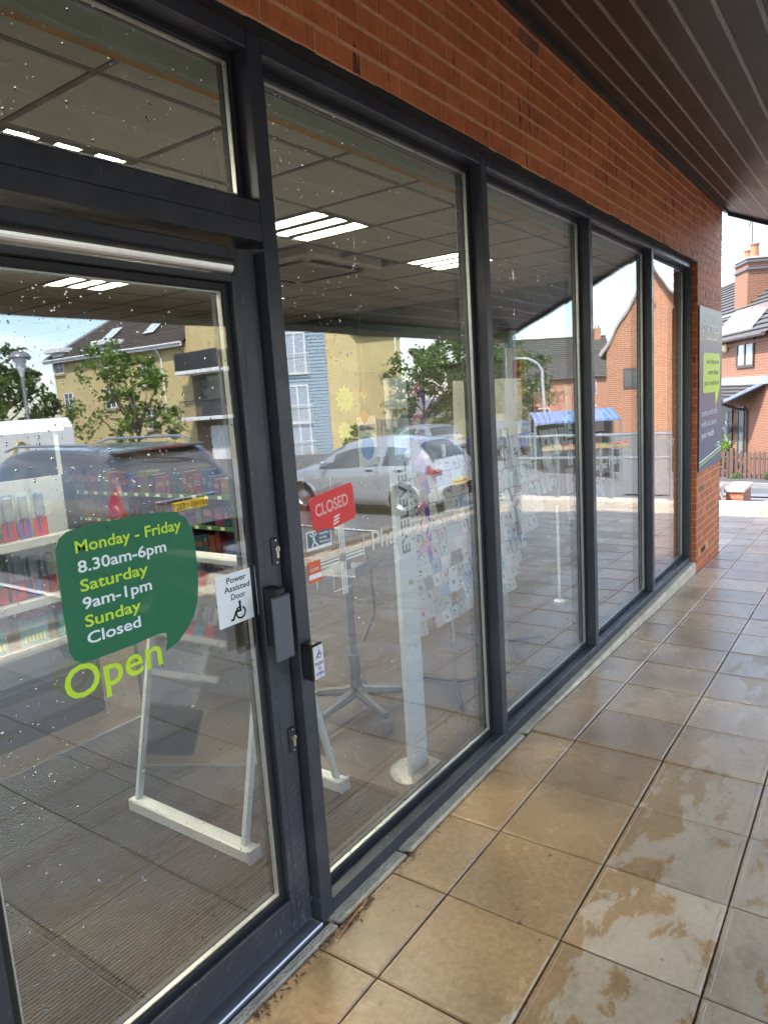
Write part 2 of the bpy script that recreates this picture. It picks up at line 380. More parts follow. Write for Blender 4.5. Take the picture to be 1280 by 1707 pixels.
# ================================================================ pavement of separate slabs
pave = MB()
for x0, x1 in ((-4, 3.3), (3.3, 11.72)):
    pave.quad((x0, -4.16, pz(x0)-.012), (x1, -4.16, pz(x1)-.012), (x1, -.02, pz(x1)-.012), (x0, -.02, pz(x0)-.012))
pave.quad((8.06, -.02, pz(8.06)-.012), (11.72, -.02, pz(11.72)-.012), (11.72, 4.0, pz(11.72)-.012), (8.06, 4.0, pz(8.06)-.012))
pavement = tag(pave.build('pavement', JOINT, fix=False), kind='structure')
SX, SY, GAP = .4125, .407, .0055
def slab_mesh(name, lx, ly):
    m = MB(); hx, hy = lx/2, ly/2; b = .0045
    ring = lambda e, z: [(-hx+e, -hy+e, z), (hx-e, -hy+e, z), (hx-e, hy-e, z), (-hx+e, hy-e, z)]
    vs = ring(0, -.045)+ring(0, -.005)+ring(b, 0)+ring(.015, 0)+ring(.0165, -.0011)
    fs = []
    for k in range(4): fs += [(4*k+i, 4*k+(i+1) % 4, 4*k+4+(i+1) % 4, 4*k+4+i) for i in range(4)]
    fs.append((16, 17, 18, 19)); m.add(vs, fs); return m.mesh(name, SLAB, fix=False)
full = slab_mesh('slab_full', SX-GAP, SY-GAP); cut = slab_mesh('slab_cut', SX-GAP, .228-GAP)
X0 = 1.446-SX*8
cells = []
for i in range(0, 33):
    xc = X0+SX*(i+.5)
    if xc > 11.6: continue
    rows = [(cut, -.278+.114)] + [(full, -.278-SY*(j+.5)) for j in range(9)]
    if xc > 8.25: rows += [(full, -.05+SY*(j+.5)) for j in range(4)]
    for me, yc in rows:
        if xc < .6 and yc < -1.0: pr = 1e9
        d = math.hypot(xc, yc+1.45); cells.append((d + (6 if xc < .9 else 0) + (3 if yc < -2.0 else 0) + (2 if xc < 4 and yc < -1.9 else 0), me, xc, yc))
cells.sort(key=lambda c: c[0])
rest = MB()
for k, (d, me, xc, yc) in enumerate(cells):
    rz = pz(xc); sl_ = math.atan(.03) if xc > 3.3 else 0
    z = rz+rnd.uniform(-.0015, .0012)
    if k < 290:
        o = link('paving_slab', me, pavement, (xc, yc, z), (rnd.uniform(-.003, .003), sl_+rnd.uniform(-.003, .003), rnd.uniform(-.004, .004)))
    else:
        Mx = Matrix.Translation((xc, yc, z)) @ Matrix.Rotation(sl_, 4, 'Y')
        rest.add([tuple(Mx @ v.co) for v in me.vertices], [tuple(p.vertices) for p in me.polygons])
if rest.f:
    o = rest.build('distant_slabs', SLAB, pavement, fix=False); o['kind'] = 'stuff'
# kerb towards the car park, and the stone coping where the paving stops
for i in range(17):
    x0 = -3.6+i*.915
    if x0+.9 > 11.72: break
    zt = pz(x0+.45)+.004; o = bx('edge_kerb', (x0, x0+.905, -4.30, -4.165, zt-.4, zt), M('edge_kerb_grey', (.20, .185, .16), .9, var=.2, scale=10, spec=.2), pavement, b=.012)
for i in range(9):
    y0 = -4.2+i*.9; zt = pz(11.8)+.02; o = bx('edge_coping', (11.725, 12.12, y0, y0+.893, zt-.08, zt), M('pale_coping_stone', (.52, .44, .36), .75, var=.2, scale=12, bump=.4), pavement, b=.008)
bx('retaining_face', (11.78, 12.06, -4.2, 3.9, -1.5, pz(11.8)-.062), M('retaining_brick', (.30, .11, .06), .8, var=.3, scale=18), pavement)

# ================================================================ the shop building
shop = empty('shop_building', (3.5, .1, 0), 0, 'red brick shop with dark framed glass front under a sloping canopy', 'building')
YW = -.045                                   # face of the brickwork
wall = bx('upper_wall', (-4.0, 6.93, YW+.0020, .30, 2.702, 3.5), MORTAR, shop)
bl_, bh_ = .215, .0652
def brick_mesh(name, lx):
    m = MB(); r = random.Random(hash(name) % 999)
    # front face is a little uneven and the arrises are worn
    nx = 5; xs_ = [-lx/2+lx*i/nx for i in range(nx+1)]
    fr = [[(x, -.010+r.uniform(-.0008, .0006), z) for x in xs_] for z in (-bh_/2+.003, -.008, .012, bh_/2-.003)]
    edge = [(-lx/2-.001, -.003, -bh_/2), (lx/2+.001, -.003, -bh_/2), (lx/2+.001, -.003, bh_/2), (-lx/2-.001, -.003, bh_/2)]
    back = [(-lx/2-.001, .045, -bh_/2), (lx/2+.001, .045, -bh_/2), (lx/2+.001, .045, bh_/2), (-lx/2-.001, .045, bh_/2)]
    vs = [v for row in fr for v in row]; n = nx+1; fs = [(j*n+i, j*n+i+1, (j+1)*n+i+1, (j+1)*n+i) for j in range(3) for i in range(nx)]
    e = len(vs); vs += edge+back
    bl = [i for i in range(n)]; tl = [3*n+i for i in range(n)]
    fs.append(tuple([e]+[e+1]+bl[::-1])); fs.append(tuple([e+3]+tl+[e+2])); fs.append((e, 0, n, 2*n, 3*n, e+3)); fs.append((e+1, e+2, 4*n-1, 3*n-1, 2*n-1, n-1))
    fs += [(e, e+4, e+5, e+1), (e+1, e+5, e+6, e+2), (e+2, e+6, e+7, e+3), (e+3, e+7, e+4, e)]
    m.add(vs, fs); return m.mesh(name, BRICK)
BM = [brick_mesh('brick_%d' % i, bl_) for i in range(5)]; BH = [brick_mesh('brick_half_%d' % i, .1025) for i in range(3)]
def lay(parent, x0, x1, z0, z1, y, limit=300, xmin=None):
    n = 0; rest = MB(); row = 0; z = z0
    while z+bh_ < z1+.03:
        x = x0 - (.1125 if row % 2 else 0)
        while x < x1-.03:
            a, b = max(x, x0), min(x+.225, x1+.01); L = b-a-.010
            if L > .05:
                half = L < .18; me = rnd.choice(BH if half else BM)
                loc = ((a+b-.010)/2, y+.010+rnd.uniform(-.0013, .0002), z+bh_/2)
                if (xmin is None or b > xmin) and n < limit:
                    o = link('brick', me, None, None, None); o.parent = parent; o.matrix_parent_inverse = wmat(parent).inverted()
                    o.location = loc; o.rotation_euler = (rnd.uniform(-.004, .004), rnd.uniform(-.004, .004), rnd.uniform(-.004, .004)); o.scale = (L/(.1025 if half else bl_), 1, 1); n += 1
                else:
                    T = Matrix.Translation(loc) @ Matrix.Diagonal((L/(.1025 if half else bl_), 1, 1, 1))
                    rest.add([tuple(T @ v.co) for v in me.vertices], [tuple(p.vertices) for p in me.polygons])
            x += .225
        z += .075; row += 1
    if rest.f: o = rest.build('distant_bricks', BRICK, parent, fix=False); o['kind'] = 'stuff'
lay(wall, .65, 6.93, 2.706, 3.44, YW, 300)
pier = bx('corner_pier', (6.935, 8.04, YW+.0020, .35, -.6, 3.55), MORTAR, shop)
lay(pier, 6.93, 8.05, -.195, 3.45, YW, 300)
# brick returns of the pier: jamb by the window and the outer end
def lay_x(parent, x, sgn, y0, y1, z0, z1):
    row = 0; z = z0
    while z+bh_ < z1:
        y = y0-(.1125 if row % 2 else 0)
        while y < y1-.03:
            a, b = max(y, y0), min(y+.225, y1); L = b-a-.010
            if L > .04:
                o = link('return_brick', rnd.choice(BH), None); o.parent = parent; o.matrix_parent_inverse = wmat(parent).inverted()
                o.location = (x-sgn*.010, (a+b-.01)/2, z+bh_/2); o.rotation_euler = (0, 0, sgn*math.pi/2); o.scale = (L/.1025, 1, 1)
            y += .225
        z += .075; row += 1
lay_x(pier, 6.93, -1, YW, .06, -.045, 2.70)
# air brick low in the pier
ab = MB(); ab.bbox(7.12, 7.33, YW-.004, YW+.02, .03, .095, .003); a1 = ab.build('air_brick', BRICK, pier)
am = MB()
for i in range(3): am.box(7.145+i*.06, 7.185+i*.06, YW-.0055, YW+.0, .04, .085)
am.build('air_slot', M('dark_void', (.01, .008, .007), .9), pier)
for o in list(pier.children):
    if o.name.startswith('brick') and abs(o.location.z-.0625) < .035 and 7.05 < o.location.x < 7.40: o.location.y += .02
# rest of the building shell: flank, rear, left part, roof
RENDER = M('shop_rear_brick', (.30, .11, .06), .8, var=.2)
bx('flank_wall', (7.75, 8.03, .36, 9.0, -.8, 3.58), RENDER, shop); bx('rear_wall', (-4.0, 7.74, 8.7, 9.0, -.3, 3.58), RENDER, shop); bx('left_wall', (-4.0, -3.7, .31, 8.69, -.3, 3.58), RENDER, shop)
bx('left_front_wall', (-4.0, -.97, YW, .29, -.3, 2.70), RENDER, shop)
rf = MB(); rf.prism([(-2.32, 2.62), (.10, 3.70), (9.1, 3.78), (9.1, 3.60), (.12, 3.56), (-2.30, 2.47)], 0, -4.3, 8.22); rf.build('roof', M('dark_roof_sheet', (.05, .05, .055), .5), shop)

# ================================================================ sloping canopy soffit of metal planks
SOFF = M('dark_brown_metal_plank', (.034, .0325, .032), .36, var=.12, scale=3, spec=.55, rvar=.06)
can = empty('canopy', (3.5, -2.1, pz(3.5)), 0, 'dark brown plank canopy sloping out over the pavement on posts', 'canopy')
ZS0, SL = 3.335, .4465
cos_ = 1/math.sqrt(1+SL*SL); ang = math.atan(SL)
npl = 15; pw = 2.17/npl
for k in range(npl):
    ya = YW-.006-k*pw; za = ZS0+SL*(ya-YW); L = pw/cos_
    m = MB(); Mx = Matrix.Translation((0, ya, za)) @ Matrix.Rotation(ang, 4, 'X')
    # shallow pan with raised shadow groove between planks
    prof = [(-.008, .030), (-.008, .004), (-.012, 0), (-L+.012, 0), (-L+.008, .004), (-L+.008, .030)]
    vs = [tuple(Mx @ Vector((x, p[0], p[1]))) for x in (-4.2, 8.13) for p in prof]; n = len(prof)
    m.add(vs, [(i, i+1, n+i+1, n+i) for i in range(n-1)]); m.build('soffit_plank', SOFF, can)
    if k:
        gm = MB(); vs = [tuple(Mx @ Vector((x, p[0], p[1]))) for x in (-4.2, 8.13) for p in ((.0072, .0015), (.0072, .016), (-.0072, .016), (-.0072, .0015))]
        gm.add(vs, [(0, 1, 5, 4), (1, 2, 6, 5), (2, 3, 7, 6), (3, 0, 4, 7)]); gm.build('joint_strip', M('joint_strip_glint', (.34, .31, .28), .3, .3), can)  # pale colour stands in for light caught along the joints
def tilt(ya, yb, h0, h1, x0, x1, name, mat):
    m = MB(); za, zb = ZS0+SL*(ya-YW), ZS0+SL*(yb-YW)
    m.add([(x, y, z+h) for x in (x0, x1) for (y, z) in ((ya, za), (yb, zb)) for h in (h0, h1)], [(0, 1, 3, 2), (4, 6, 7, 5), (0, 4, 5, 1), (2, 3, 7, 6), (0, 2, 6, 4), (1, 5, 7, 3)])
    return m.build(name, mat, can)
tilt(YW-.002, -2.22, .032, .06, -4.2, 8.12, 'backing_sheet', SOFF)
tilt(YW-.001, YW-.045, -.022, .03, -4.2, 8.12, 'wall_trim', SOFF)
tilt(YW-.03, -2.24, -.035, .25, 8.131, 8.19, 'end_fascia', SOFF)
tilt(-2.215, -2.30, -.06, .20, -4.2, 8.19, 'front_beam', M('canopy_fascia_metal', (.05, .052, .055), .4))
GALV = M('galvanised_blue_grey', (.30, .34, .38), .4, .5, var=.12)
for xp in (7.93, 2.9-5.1):
    m = MB(); m.bbox(xp-.055, xp+.055, -2.185, -2.075, pz(xp), 2.40, .01); m.bbox(xp-.11, xp+.11, -2.24, -2.02, pz(xp), pz(xp)+.015, .003); m.build('post', GALV, can)

# ================================================================ plinth kerb below the glass and threshold
ks = [(-.95, .46), (1.56, 1.985), (1.99, 3.06), (3.066, 5.19), (5.198, 6.925)]
pl = empty('plinth_kerb', (3.5, -.02, 0), 0, 'narrow pale concrete kerb under the glass front', 'kerb')
for a, b in ks: bx('kerb_piece', (a+.003, b-.003, -.048, .12, -.35, -.003), CONC, pl, b=.014)
bx('kerb_piece', (.463, 1.557, -.048, -.006, -.35, -.002), CONC, pl, b=.008)

# ================================================================ aluminium shopfront
front = empty('shopfront_screen', (4.2, 0, 0), 0, 'anthracite aluminium window screen of tall panes along the shop', 'window')
ZB, ZT, ZF = .055, 2.651, 2.699
mull = [('mullion', -.93, -.875), ('mullion', .425, .480), ('mullion', 1.530, 1.588), ('mullion', 2.894, 2.947), ('mullion', 4.243, 4.296), ('mullion', 5.594, 5.650), ('mullion', 6.866, 6.922)]
for n_, a, b in mull:
    m = MB(); m.bbox(a, b, 0, .125, .0, ZF, .0025); m.build('mullion', FRAME, front)
spans = [(-.875, .425), (1.588, 2.894), (2.947, 4.243), (4.296, 5.594), (5.650, 6.866)]
DECALW = None
for a, b in spans:
    bx('head_rail', (a+.0008, b-.0008, .001, .124, ZT, ZF-.002), FRAME, front, b=.0025)
    bx('sill_rail', (a+.0008, b-.0008, .001, .124, .001, ZB), FRAME, front, b=.0025)
    # inner bead, gasket, spacer and the two sheets
    t = .026
    for nm, d in (('glazing_bead', (a+.0012, a+t, .055, .118, ZB+.0005, ZT-.0005)), ('glazing_bead', (b-t, b-.0012, .055, .118, ZB+.0005, ZT-.0005)), ('glazing_bead', (a+t, b-t, .055, .118, ZB+.0005, ZB+t)), ('glazing_bead', (a+t, b-t, .055, .118, ZT-t, ZT-.0005))):
        bx(nm, d, GASKET if nm == 'glazing_bead' else FRAME, front, b=.003)
    pn = empty('glass_pane', ((a+b)/2, .066, ZB)); world_child(pn, front)
    g0, g1 = (a+.010, .058, ZB+.010), (b-.010, .058, ZT-.010)
    s = MB(); e = .0042; q = .030
    for d in ((a+q, a+q+e, .0592, .0735, ZB+q, ZT-q), (b-q-e, b-q, .0592, .0735, ZB+q, ZT-q), (a+q+e, b-q-e, .0592, .0735, ZB+q, ZB+q+e), (a+q+e, b-q-e, .0592, .0735, ZT-q-e, ZT-q)): s.box(*d)
    s.build('spacer_bar', SPACER, pn)
    for y in (.0560, .0770):
        p = MB(); p.quad((a+t, y, ZB+t), (b-t, y, ZB+t), (b-t, y, ZT-t), (a+t, y, ZT-t)); p.build('outer_sheet' if y < .06 else 'inner_sheet', GLASS, pn, fix=False)
# the light over the door
def small_pane(a, b, z0, z1, parent, yg=.056):
    t = .02
    for d in ((a, a+t, yg-.004, yg+.05, z0, z1), (b-t, b, yg-.004, yg+.05, z0, z1), (a+t, b-t, yg-.004, yg+.05, z0, z0+t), (a+t, b-t, yg-.004, yg+.05, z1-t, z1)): bx('glazing_bead', d, GASKET, parent, b=.003)
    pn = empty('glass_pane', ((a+b)/2, yg, z0)); world_child(pn, parent)
    s = MB(); q = t+.003; e = .0042
    for d in ((a+q, a+q+e, yg+.003, yg+.017, z0+q, z1-q), (b-q-e, b-q, yg+.003, yg+.017, z0+q, z1-q), (a+q+e, b-q-e, yg+.003, yg+.017, z0+q, z0+q+e), (a+q+e, b-q-e, yg+.003, yg+.017, z1-q-e, z1-q)): s.box(*d)
    s.build('spacer_bar', SPACER, pn)
    for y in (yg, yg+.021):
        p = MB(); p.quad((a+t, y, z0+t), (b-t, y, z0+t), (b-t, y, z1-t), (a+t, y, z1-t)); p.build('outer_sheet' if y < yg+.01 else 'inner_sheet', GLASS, pn, fix=False)
bx('transom', (.481, 1.529, .001, .124, 2.150, 2.200), FRAME, front, b=.002); bx('transom', (.481, 1.529, .003, .124, 2.201, 2.256), FRAME, front, b=.002)
bx('head_rail', (.481, 1.529, .001, .124, ZT, ZF-.002), FRAME, front, b=.0025)
small_pane(.481, 1.529, 2.257, ZT-.001, front)

# ================================================================ door leaf
door = empty('glass_door', (1.0, .03, .02), 0, 'anthracite framed glass door with green opening hours decal and push plate', 'door')
YD = .030
bx('stile', (1.424, 1.4475, YD, .088, .022, 2.128), FRAME, door, b=.002); bx('stile', (1.4478, 1.515, YD+.001, .088, .022, 2.128), FRAME, door, b=.002)
bx('stile', (.495, .585, YD, .088, .022, 2.128), FRAME, door, b=.002)
bx('top_rail', (.586, 1.423, YD, .088, 2.034, 2.127), FRAME, door, b=.002)
bx('bottom_rail', (.586, 1.423, YD, .088, .024, .145), FRAME, door, b=.002)
small_pane(.586, 1.423, .146, 2.033, door, .052)
op = MB(); Mx = Matrix.Rotation(math.pi/2, 4, 'Y')
op.tube((.50, YD-.004, 2.071), (1.408, YD-.004, 2.071), .0235, n=24); op.build('operator_cover', STEEL, door, smooth=False)
bx('cover_end_cap', (1.4085, 1.416, YD-.024, YD-.0005, 2.049, 2.092), GASKET, door, b=.006)
LOCKP = M('black_lock_plate', (.02, .021, .025), .4); BRASS = M('nickel_brass', (.62, .55, .42), .3, .9)
for z in (1.262, .660):
    l = bx('lock_plate', (1.479, 1.5065, YD-.006, YD+.0005, z-.041, z+.041), LOCKP, door, b=.003)
    m = MB(); m.tube((1.493, YD-.006, z+.008), (1.493, YD-.0145, z+.008), .0088, n=14); m.box(1.4885, 1.4975, YD-.0135, YD-.006, z-.019, z+.002)
    m.build('cylinder', BRASS, l); k = MB(); k.box(1.4920, 1.4940, YD-.0152, YD-.0142, z+.002, z+.013); k.build('keyway', M('dark_void', (0, 0, 0)), l)
    s_ = MB()
    for dz in (-.034, .034): s_.tube((1.493, YD-.0055, z+dz), (1.493, YD-.0075, z+dz), .0032, n=8)
    s_.build('screw', STEEL, l)
hp = bx('pull_handle', (1.401, 1.475, -.036, -.024, .952, 1.146), M('handle_grey', (.095, .100, .112), .42, var=.12, scale=20), door, b=.004)
bx('handle_bracket', (1.430, 1.468, -.0235, YD+.0005, .985, 1.165), GASKET, hp, b=.003)
# threshold strip
th = bx('threshold', (.47, 1.528, -.005, .118, -.01, .010), ALU, None, b=.004); tag(th, 'silver aluminium threshold strip under the glass door', 'threshold')

# scratches and scuffs worn into the coating of the door and lower mullion
SCR = M('bare_scratch', (.34, .35, .37), .5)
m = MB(); r = random.Random(21)
def scr(x, z, L, a, wd, y):
    dx, dz = math.cos(a)*L/2, math.sin(a)*L/2; nx_, nz_ = -math.sin(a)*wd, math.cos(a)*wd
    m.quad((x-dx-nx_, y, z-dz-nz_), (x+dx-nx_, y, z+dz-nz_), (x+dx+nx_*.3, y, z+dz+nz_*.3), (x-dx+nx_*.3, y, z-dz+nz_*.3))
for k in range(46): scr(r.uniform(1.456, 1.508), .06+abs(r.gauss(0, .28)), r.uniform(.004, .022), R(r.gauss(38, 14)), r.uniform(.0002, .0007), YD+.0006)
for k in range(26): scr(r.uniform(.75, 1.40), r.uniform(.035, .135), r.uniform(.006, .04), R(r.gauss(20, 16)), r.uniform(.0002, .0006), YD-.0004)
for k in range(16): scr(r.uniform(1.428, 1.444), r.uniform(.1, 1.9), r.uniform(.003, .010), R(r.uniform(50, 120)), r.uniform(.0003, .0008), YD-.0004)
o = m.build('scratch_marks', SCR, door, fix=False); o['kind'] = 'stuff'
m = MB()
for k in range(40): scr(r.uniform(1.536, 1.583), r.uniform(.05, 2.5), r.uniform(.002, .008), R(r.uniform(40, 130)), r.uniform(.0002, .0007), -.0004)
for k in range(70): x = r.uniform(1.62, 6.8); scr(x, r.uniform(.006, .05), r.uniform(.002, .012), R(r.gauss(10, 25)), r.uniform(.0002, .0006), .0006)
o = m.build('scratch_marks', SCR, front, fix=False); o['kind'] = 'stuff'
# ragged black strip below the brickwork; shade of the gap put into its colour
m = MB(); r = random.Random(9); x = .3
while x < 6.92:
    L = r.uniform(.05, .25); e = min(x+L, 6.922); m.box(x, e, YW-.001+r.uniform(0, .008), -.001, 2.6955, 2.7012+r.uniform(0, .004)); x = e+.0002
m.build('gap_shade_strip', M('dark_void', (.01, .008, .007), .9), shop)
# ================================================================ shop interior
FLOOR = M('brown_vinyl_floor', (.075, .058, .043), .36, var=.16, scale=4, spec=.5)
IW = M('interior_wall_paint', (.11, .105, .085), .7, var=.04); GREEN = M('green_bulkhead_paint', (.075, .110, .030), .6, var=.08)
sf = bx('shop_floor', (-3.69, 7.74, .125, 8.69, -.2, 0), FLOOR); tag(sf, kind='structure')
fl = MB()
for y in (1.02, 1.94, 2.86, 3.78, 4.7): fl.quad((-3.6, y, .0008), (7.6, y, .0008), (7.6, y+.004, .0008), (-3.6, y+.004, .0008))
for x in (-1.2, .6, 2.4, 4.2, 6.0): fl.quad((x, .13, .0008), (x+.004, .13, .0008), (x+.004, 8.6, .0008), (x, 8.6, .0008))
world_child(tag(fl.build('floor_joints', M('dark_joint', (.06, .045, .03), .8), fix=False)), sf)
iw = MB(); iw.box(-3.69, 7.55, 8.60, 8.68, 0, 2.9); iw.box(-3.69, -3.60, .31, 8.59, 0, 2.9); o = iw.build('inner_wall', IW, shop)
bx('end_wall', (7.56, 7.64, .13, 8.59, 0, 2.79), IW, shop)
bk = bx('green_bulkhead', (7.46, 7.555, .30, 7.0, 2.05, 2.795), GREEN, shop)
bx('bulkhead_sign', (7.445, 7.459, 1.05, 2.25, 2.36, 2.66), M('dark_purple_sign', (.045, .035, .055), .45), bk)
bx('window_board', (1.6, 6.9, .126, .20, .0, .012), M('dark_skirting', (.08, .07, .06), .5), shop)
# window head: plaster strip and timber trim
hd = bx('window_head', (-3.6, 7.45, .126, .30, 2.666, 2.90), M('sage_plaster', (.40, .47, .40), .7, var=.04), shop)
bx('timber_trim', (-3.6, 7.45, .3005, .345, 2.672, 2.797), M('oak_trim', (.58, .34, .11), .45, var=.2, scale=20), hd)
# ceiling of separate tiles on a grid, with recessed louvre lights
TILE = M('mineral_ceiling_tile', (.68, .69, .63), .85, var=.06, scale=40, rand=.03, bump=.25, bscale=160)
GRID = M('grey_ceiling_grid', (.26, .26, .24), .5)
ceil = bx('ceiling', (-3.6, 7.55, .33, 8.59, 2.87, 2.90), M('ceiling_void', (.1, .1, .1), .9)); tag(ceil, kind='structure')
cx0, cy0, T = 1.545, .69, .6; ZC = 2.80
tm = MB(); tm.bbox(-T/2+.014, T/2-.014, -T/2+.014, T/2-.014, 0, .012, .003); tile_me = tm.mesh('ceiling_tile', TILE)
lights = {(i, j) for i in (-6, -3, 0, 3, 6) for j in (1, 5)}
acs = {(4, 2), (5, 2), (4, 3), (5, 3)}
for i in range(-8, 10):
    for j in range(-1, 13):
        if (i, j) in lights or (i, j) in acs: continue
        x, y = cx0+T*(i+.5), cy0+T*(j+.5)
        if x < -3.4 or x > 7.5 or y < .1 or y > 8.5: continue
        if j == -1: 
            bx('edge_tile', (x-T/2+.014, x+T/2-.014, .348, cy0-.014, ZC, ZC+.012), TILE, ceil); continue
        o = link('ceiling_tile', tile_me, None); o.parent = ceil; o.matrix_parent_inverse = Matrix(); o.location = (x, y, ZC+rnd.uniform(0, .0015))
gr = MB()
for i in range(-8, 11): gr.box(cx0+T*i-.012, cx0+T*i+.012, .33, 8.59, ZC-.003, ZC+.03)
for j in range(0, 14): gr.box(-3.6, 7.55, cy0+T*j-.012, cy0+T*j+.012, ZC-.0025, ZC+.029)
gr.build('ceiling_grid', GRID, ceil, fix=False)
LAMP = M('lit_tube', (.9, .9, .85), .5, emit=(1.0, .93, .74), es=18.0)
LOUV = M('louvre_reflector', (.80, .78, .70), .3, .3); LDARK = M('light_housing', (.20, .19, .17), .45)
lm = MB(); lm.mi = 0
for a, b in ((-.288, -.19), (-.105, -.085), (.085, .105), (.19, .288)): pass
hs = MB(); hs.box(-.286, .286, -.286, .286, .05, .06); hs.box(-.286, -.262, -.286, .286, 0, .05); hs.box(.262, .286, -.286, .286, 0, .05); hs.box(-.262, .262, -.286, -.262, 0, .05); hs.box(-.262, .262, .262, .286, 0, .05)
for x in (-.092, .092): hs.box(x-.038, x+.038, -.262, .262, .002, .05)
hs_me = hs.mesh('light_housing', LDARK)
tb = MB()
for x in (-.196, 0, .196): pass
tubes = []
for x in (-.192, 0, .192):
    m = MB(); m.box(x-.052, x+.052, -.258, .258, .012, .02); tubes.append(m.mesh('tube', LAMP))
first = True
for i, j in sorted(lights):
    x, y = cx0+T*(i+.5), cy0+T*(j+.5)
    if x < -3.4 or x > 7.5: continue
    t = empty('ceiling_light', (x, y, ZC-.004)); t.parent = ceil
    link('housing', hs_me, t)
    for me in tubes: link('tube', me, t)
# ceiling cassette
ac = empty('ceiling_cassette', (4.62, 2.52, ZC), 0, 'square white air conditioning cassette set in the ceiling', 'air conditioner')
ACM = M('cassette_plastic', (.60, .57, .48), .5)
m = MB(); m.bbox(4.145, 5.095, 2.045, 2.995, ZC-.035, ZC+.06, .02); m.build('fascia', ACM, ac)
m = MB(); m.bbox(4.36, 4.88, 2.26, 2.78, ZC-.046, ZC-.030, .01); m.build('grille', M('cassette_grille', (.42, .40, .34), .5), ac)
for d in ((4.30, 4.94, 2.12, 2.19), (4.30, 4.94, 2.85, 2.92), (4.22, 4.29, 2.20, 2.84), (4.95, 5.02, 2.20, 2.84)): bx('air_slot', (*d, ZC-.040, ZC-.033), M('dark_void', (0, 0, 0)), ac, b=.002)
# small white box above the door (movement sensor / heater grille)
hb = empty('ceiling_sensor', (.96, 1.02, 2.72), 0, 'small clear plastic box fixed under the ceiling above the door', 'sensor')
bx('case', (.80, 1.12, .98, 1.10, 2.70, 2.799), M('clear_grey_plastic', (.45, .46, .45), .2), hb, b=.01); bx('base', (.84, 1.08, 1.0, 1.08, 2.675, 2.699), M('sensor_base', (.2, .19, .17), .4), hb, b=.006)

# entrance mat of ribbed strips
mat_ = empty('entrance_mat', (1.0, 1.0, 0), 0, 'dark grey ribbed entrance mat inside the glass door', 'mat')
MATM = M('ribbed_mat', (.027, .027, .027), .75, var=.35, scale=3)
for ix, (xa, xb) in enumerate(((-.6, .2), (.205, 1.0), (1.005, 1.75), (1.755, 2.30))):
    for iy, (ya, yb) in enumerate(((.13, .72), (.725, 1.32), (1.325, 1.93))):
        m = MB(); n = int((yb-ya)/.0155)
        for k in range(n): m.box(xa+.002, xb-.002, ya+k*.0155+.002, ya+k*.0155+.0125, .0, .0075)
        m.box(xa+.001, xb-.001, ya+.001, yb-.001, .0, .0045); m.build('mat_tile', MATM, mat_, fix=False)
bx('edge_trim', (-.6, 2.32, 1.931, 1.945, 0, .008), ALU, mat_)

# ---------------------------------------------------------------- A-frame sign stand
ab_ = empty('a_frame_stand', (1.9, .8, 0), 0, 'pale metal A-frame stand with clear panel on the mat behind the door', 'sign stand')
PALE = M('pale_grey_metal', (.62, .66, .66), .4, .15, var=.06)
for (xb, xt, s_) in ((1.64, 1.875, -1), (2.19, 1.925, 1)):
    bs = MB(); bs.bbox(xb-.030, xb+.030, .43, 1.16, .008, .062, .006); bs.build('base_bar', PALE, ab_)
    for y in (.47, 1.12):
        lg = MB(); d = Vector((xt-xb, 0, 1.05)).normalized(); nx = Vector((d.z, 0, -d.x))
        P0 = Vector((xb, y, .06)); P1 = Vector((xt, y, 1.08)); a = nx*.013; b = Vector((0, .010, 0))
        vs = [P0-a-b, P0+a-b, P0+a+b, P0-a+b, P1-a-b, P1+a-b, P1+a+b, P1-a+b]
        lg.add(vs, [(0, 1, 2, 3), (4, 7, 6, 5), (0, 4, 5, 1), (1, 5, 6, 2), (2, 6, 7, 3), (3, 7, 4, 0)]); lg.build('leg', PALE, ab_)
    bx('foot_cap', (xb-.033, xb+.033, .418, .4295, .004, .066), M('cap_plastic', (.55, .58, .58), .35), ab_, b=.004)
    pm = MB(); f0, f1 = .10, .96
    pa = Vector((xb, 0, .06)).lerp(Vector((xt, 0, 1.08)), f0); pb = Vector((xb, 0, .06)).lerp(Vector((xt, 0, 1.08)), f1)
    CL = MATS.get('clear_acrylic')
    if CL is None:
        CL, t_, b_ = nodes_of('clear_acrylic'); g_ = NG(t_); t_.nodes.remove(b_)
        tr = g_.n('ShaderNodeBsdfTransparent'); tr.inputs[0].default_value = (.93, .95, .94, 1); gl = g_.n('ShaderNodeBsdfGlossy'); gl.inputs['Roughness'].default_value = .05
        fz = g_.n('ShaderNodeFresnel'); mxs = g_.n('ShaderNodeMixShader'); g_.l(fz.outputs[0], mxs.inputs[0]); g_.l(tr.outputs[0], mxs.inputs[1]); g_.l(gl.outputs[0], mxs.inputs[2]); g_.l(mxs.outputs[0], t_.nodes['Material Output'].inputs[0])
    pm.quad((pa.x, .485, pa.z), (pa.x, 1.105, pa.z), (pb.x, 1.105, pb.z), (pb.x, .485, pb.z)); pm.build('clear_panel', CL, ab_, fix=False)
bx('hinge_bar', (1.862, 1.938, .45, 1.14, 1.075, 1.105), PALE, ab_, b=.006)

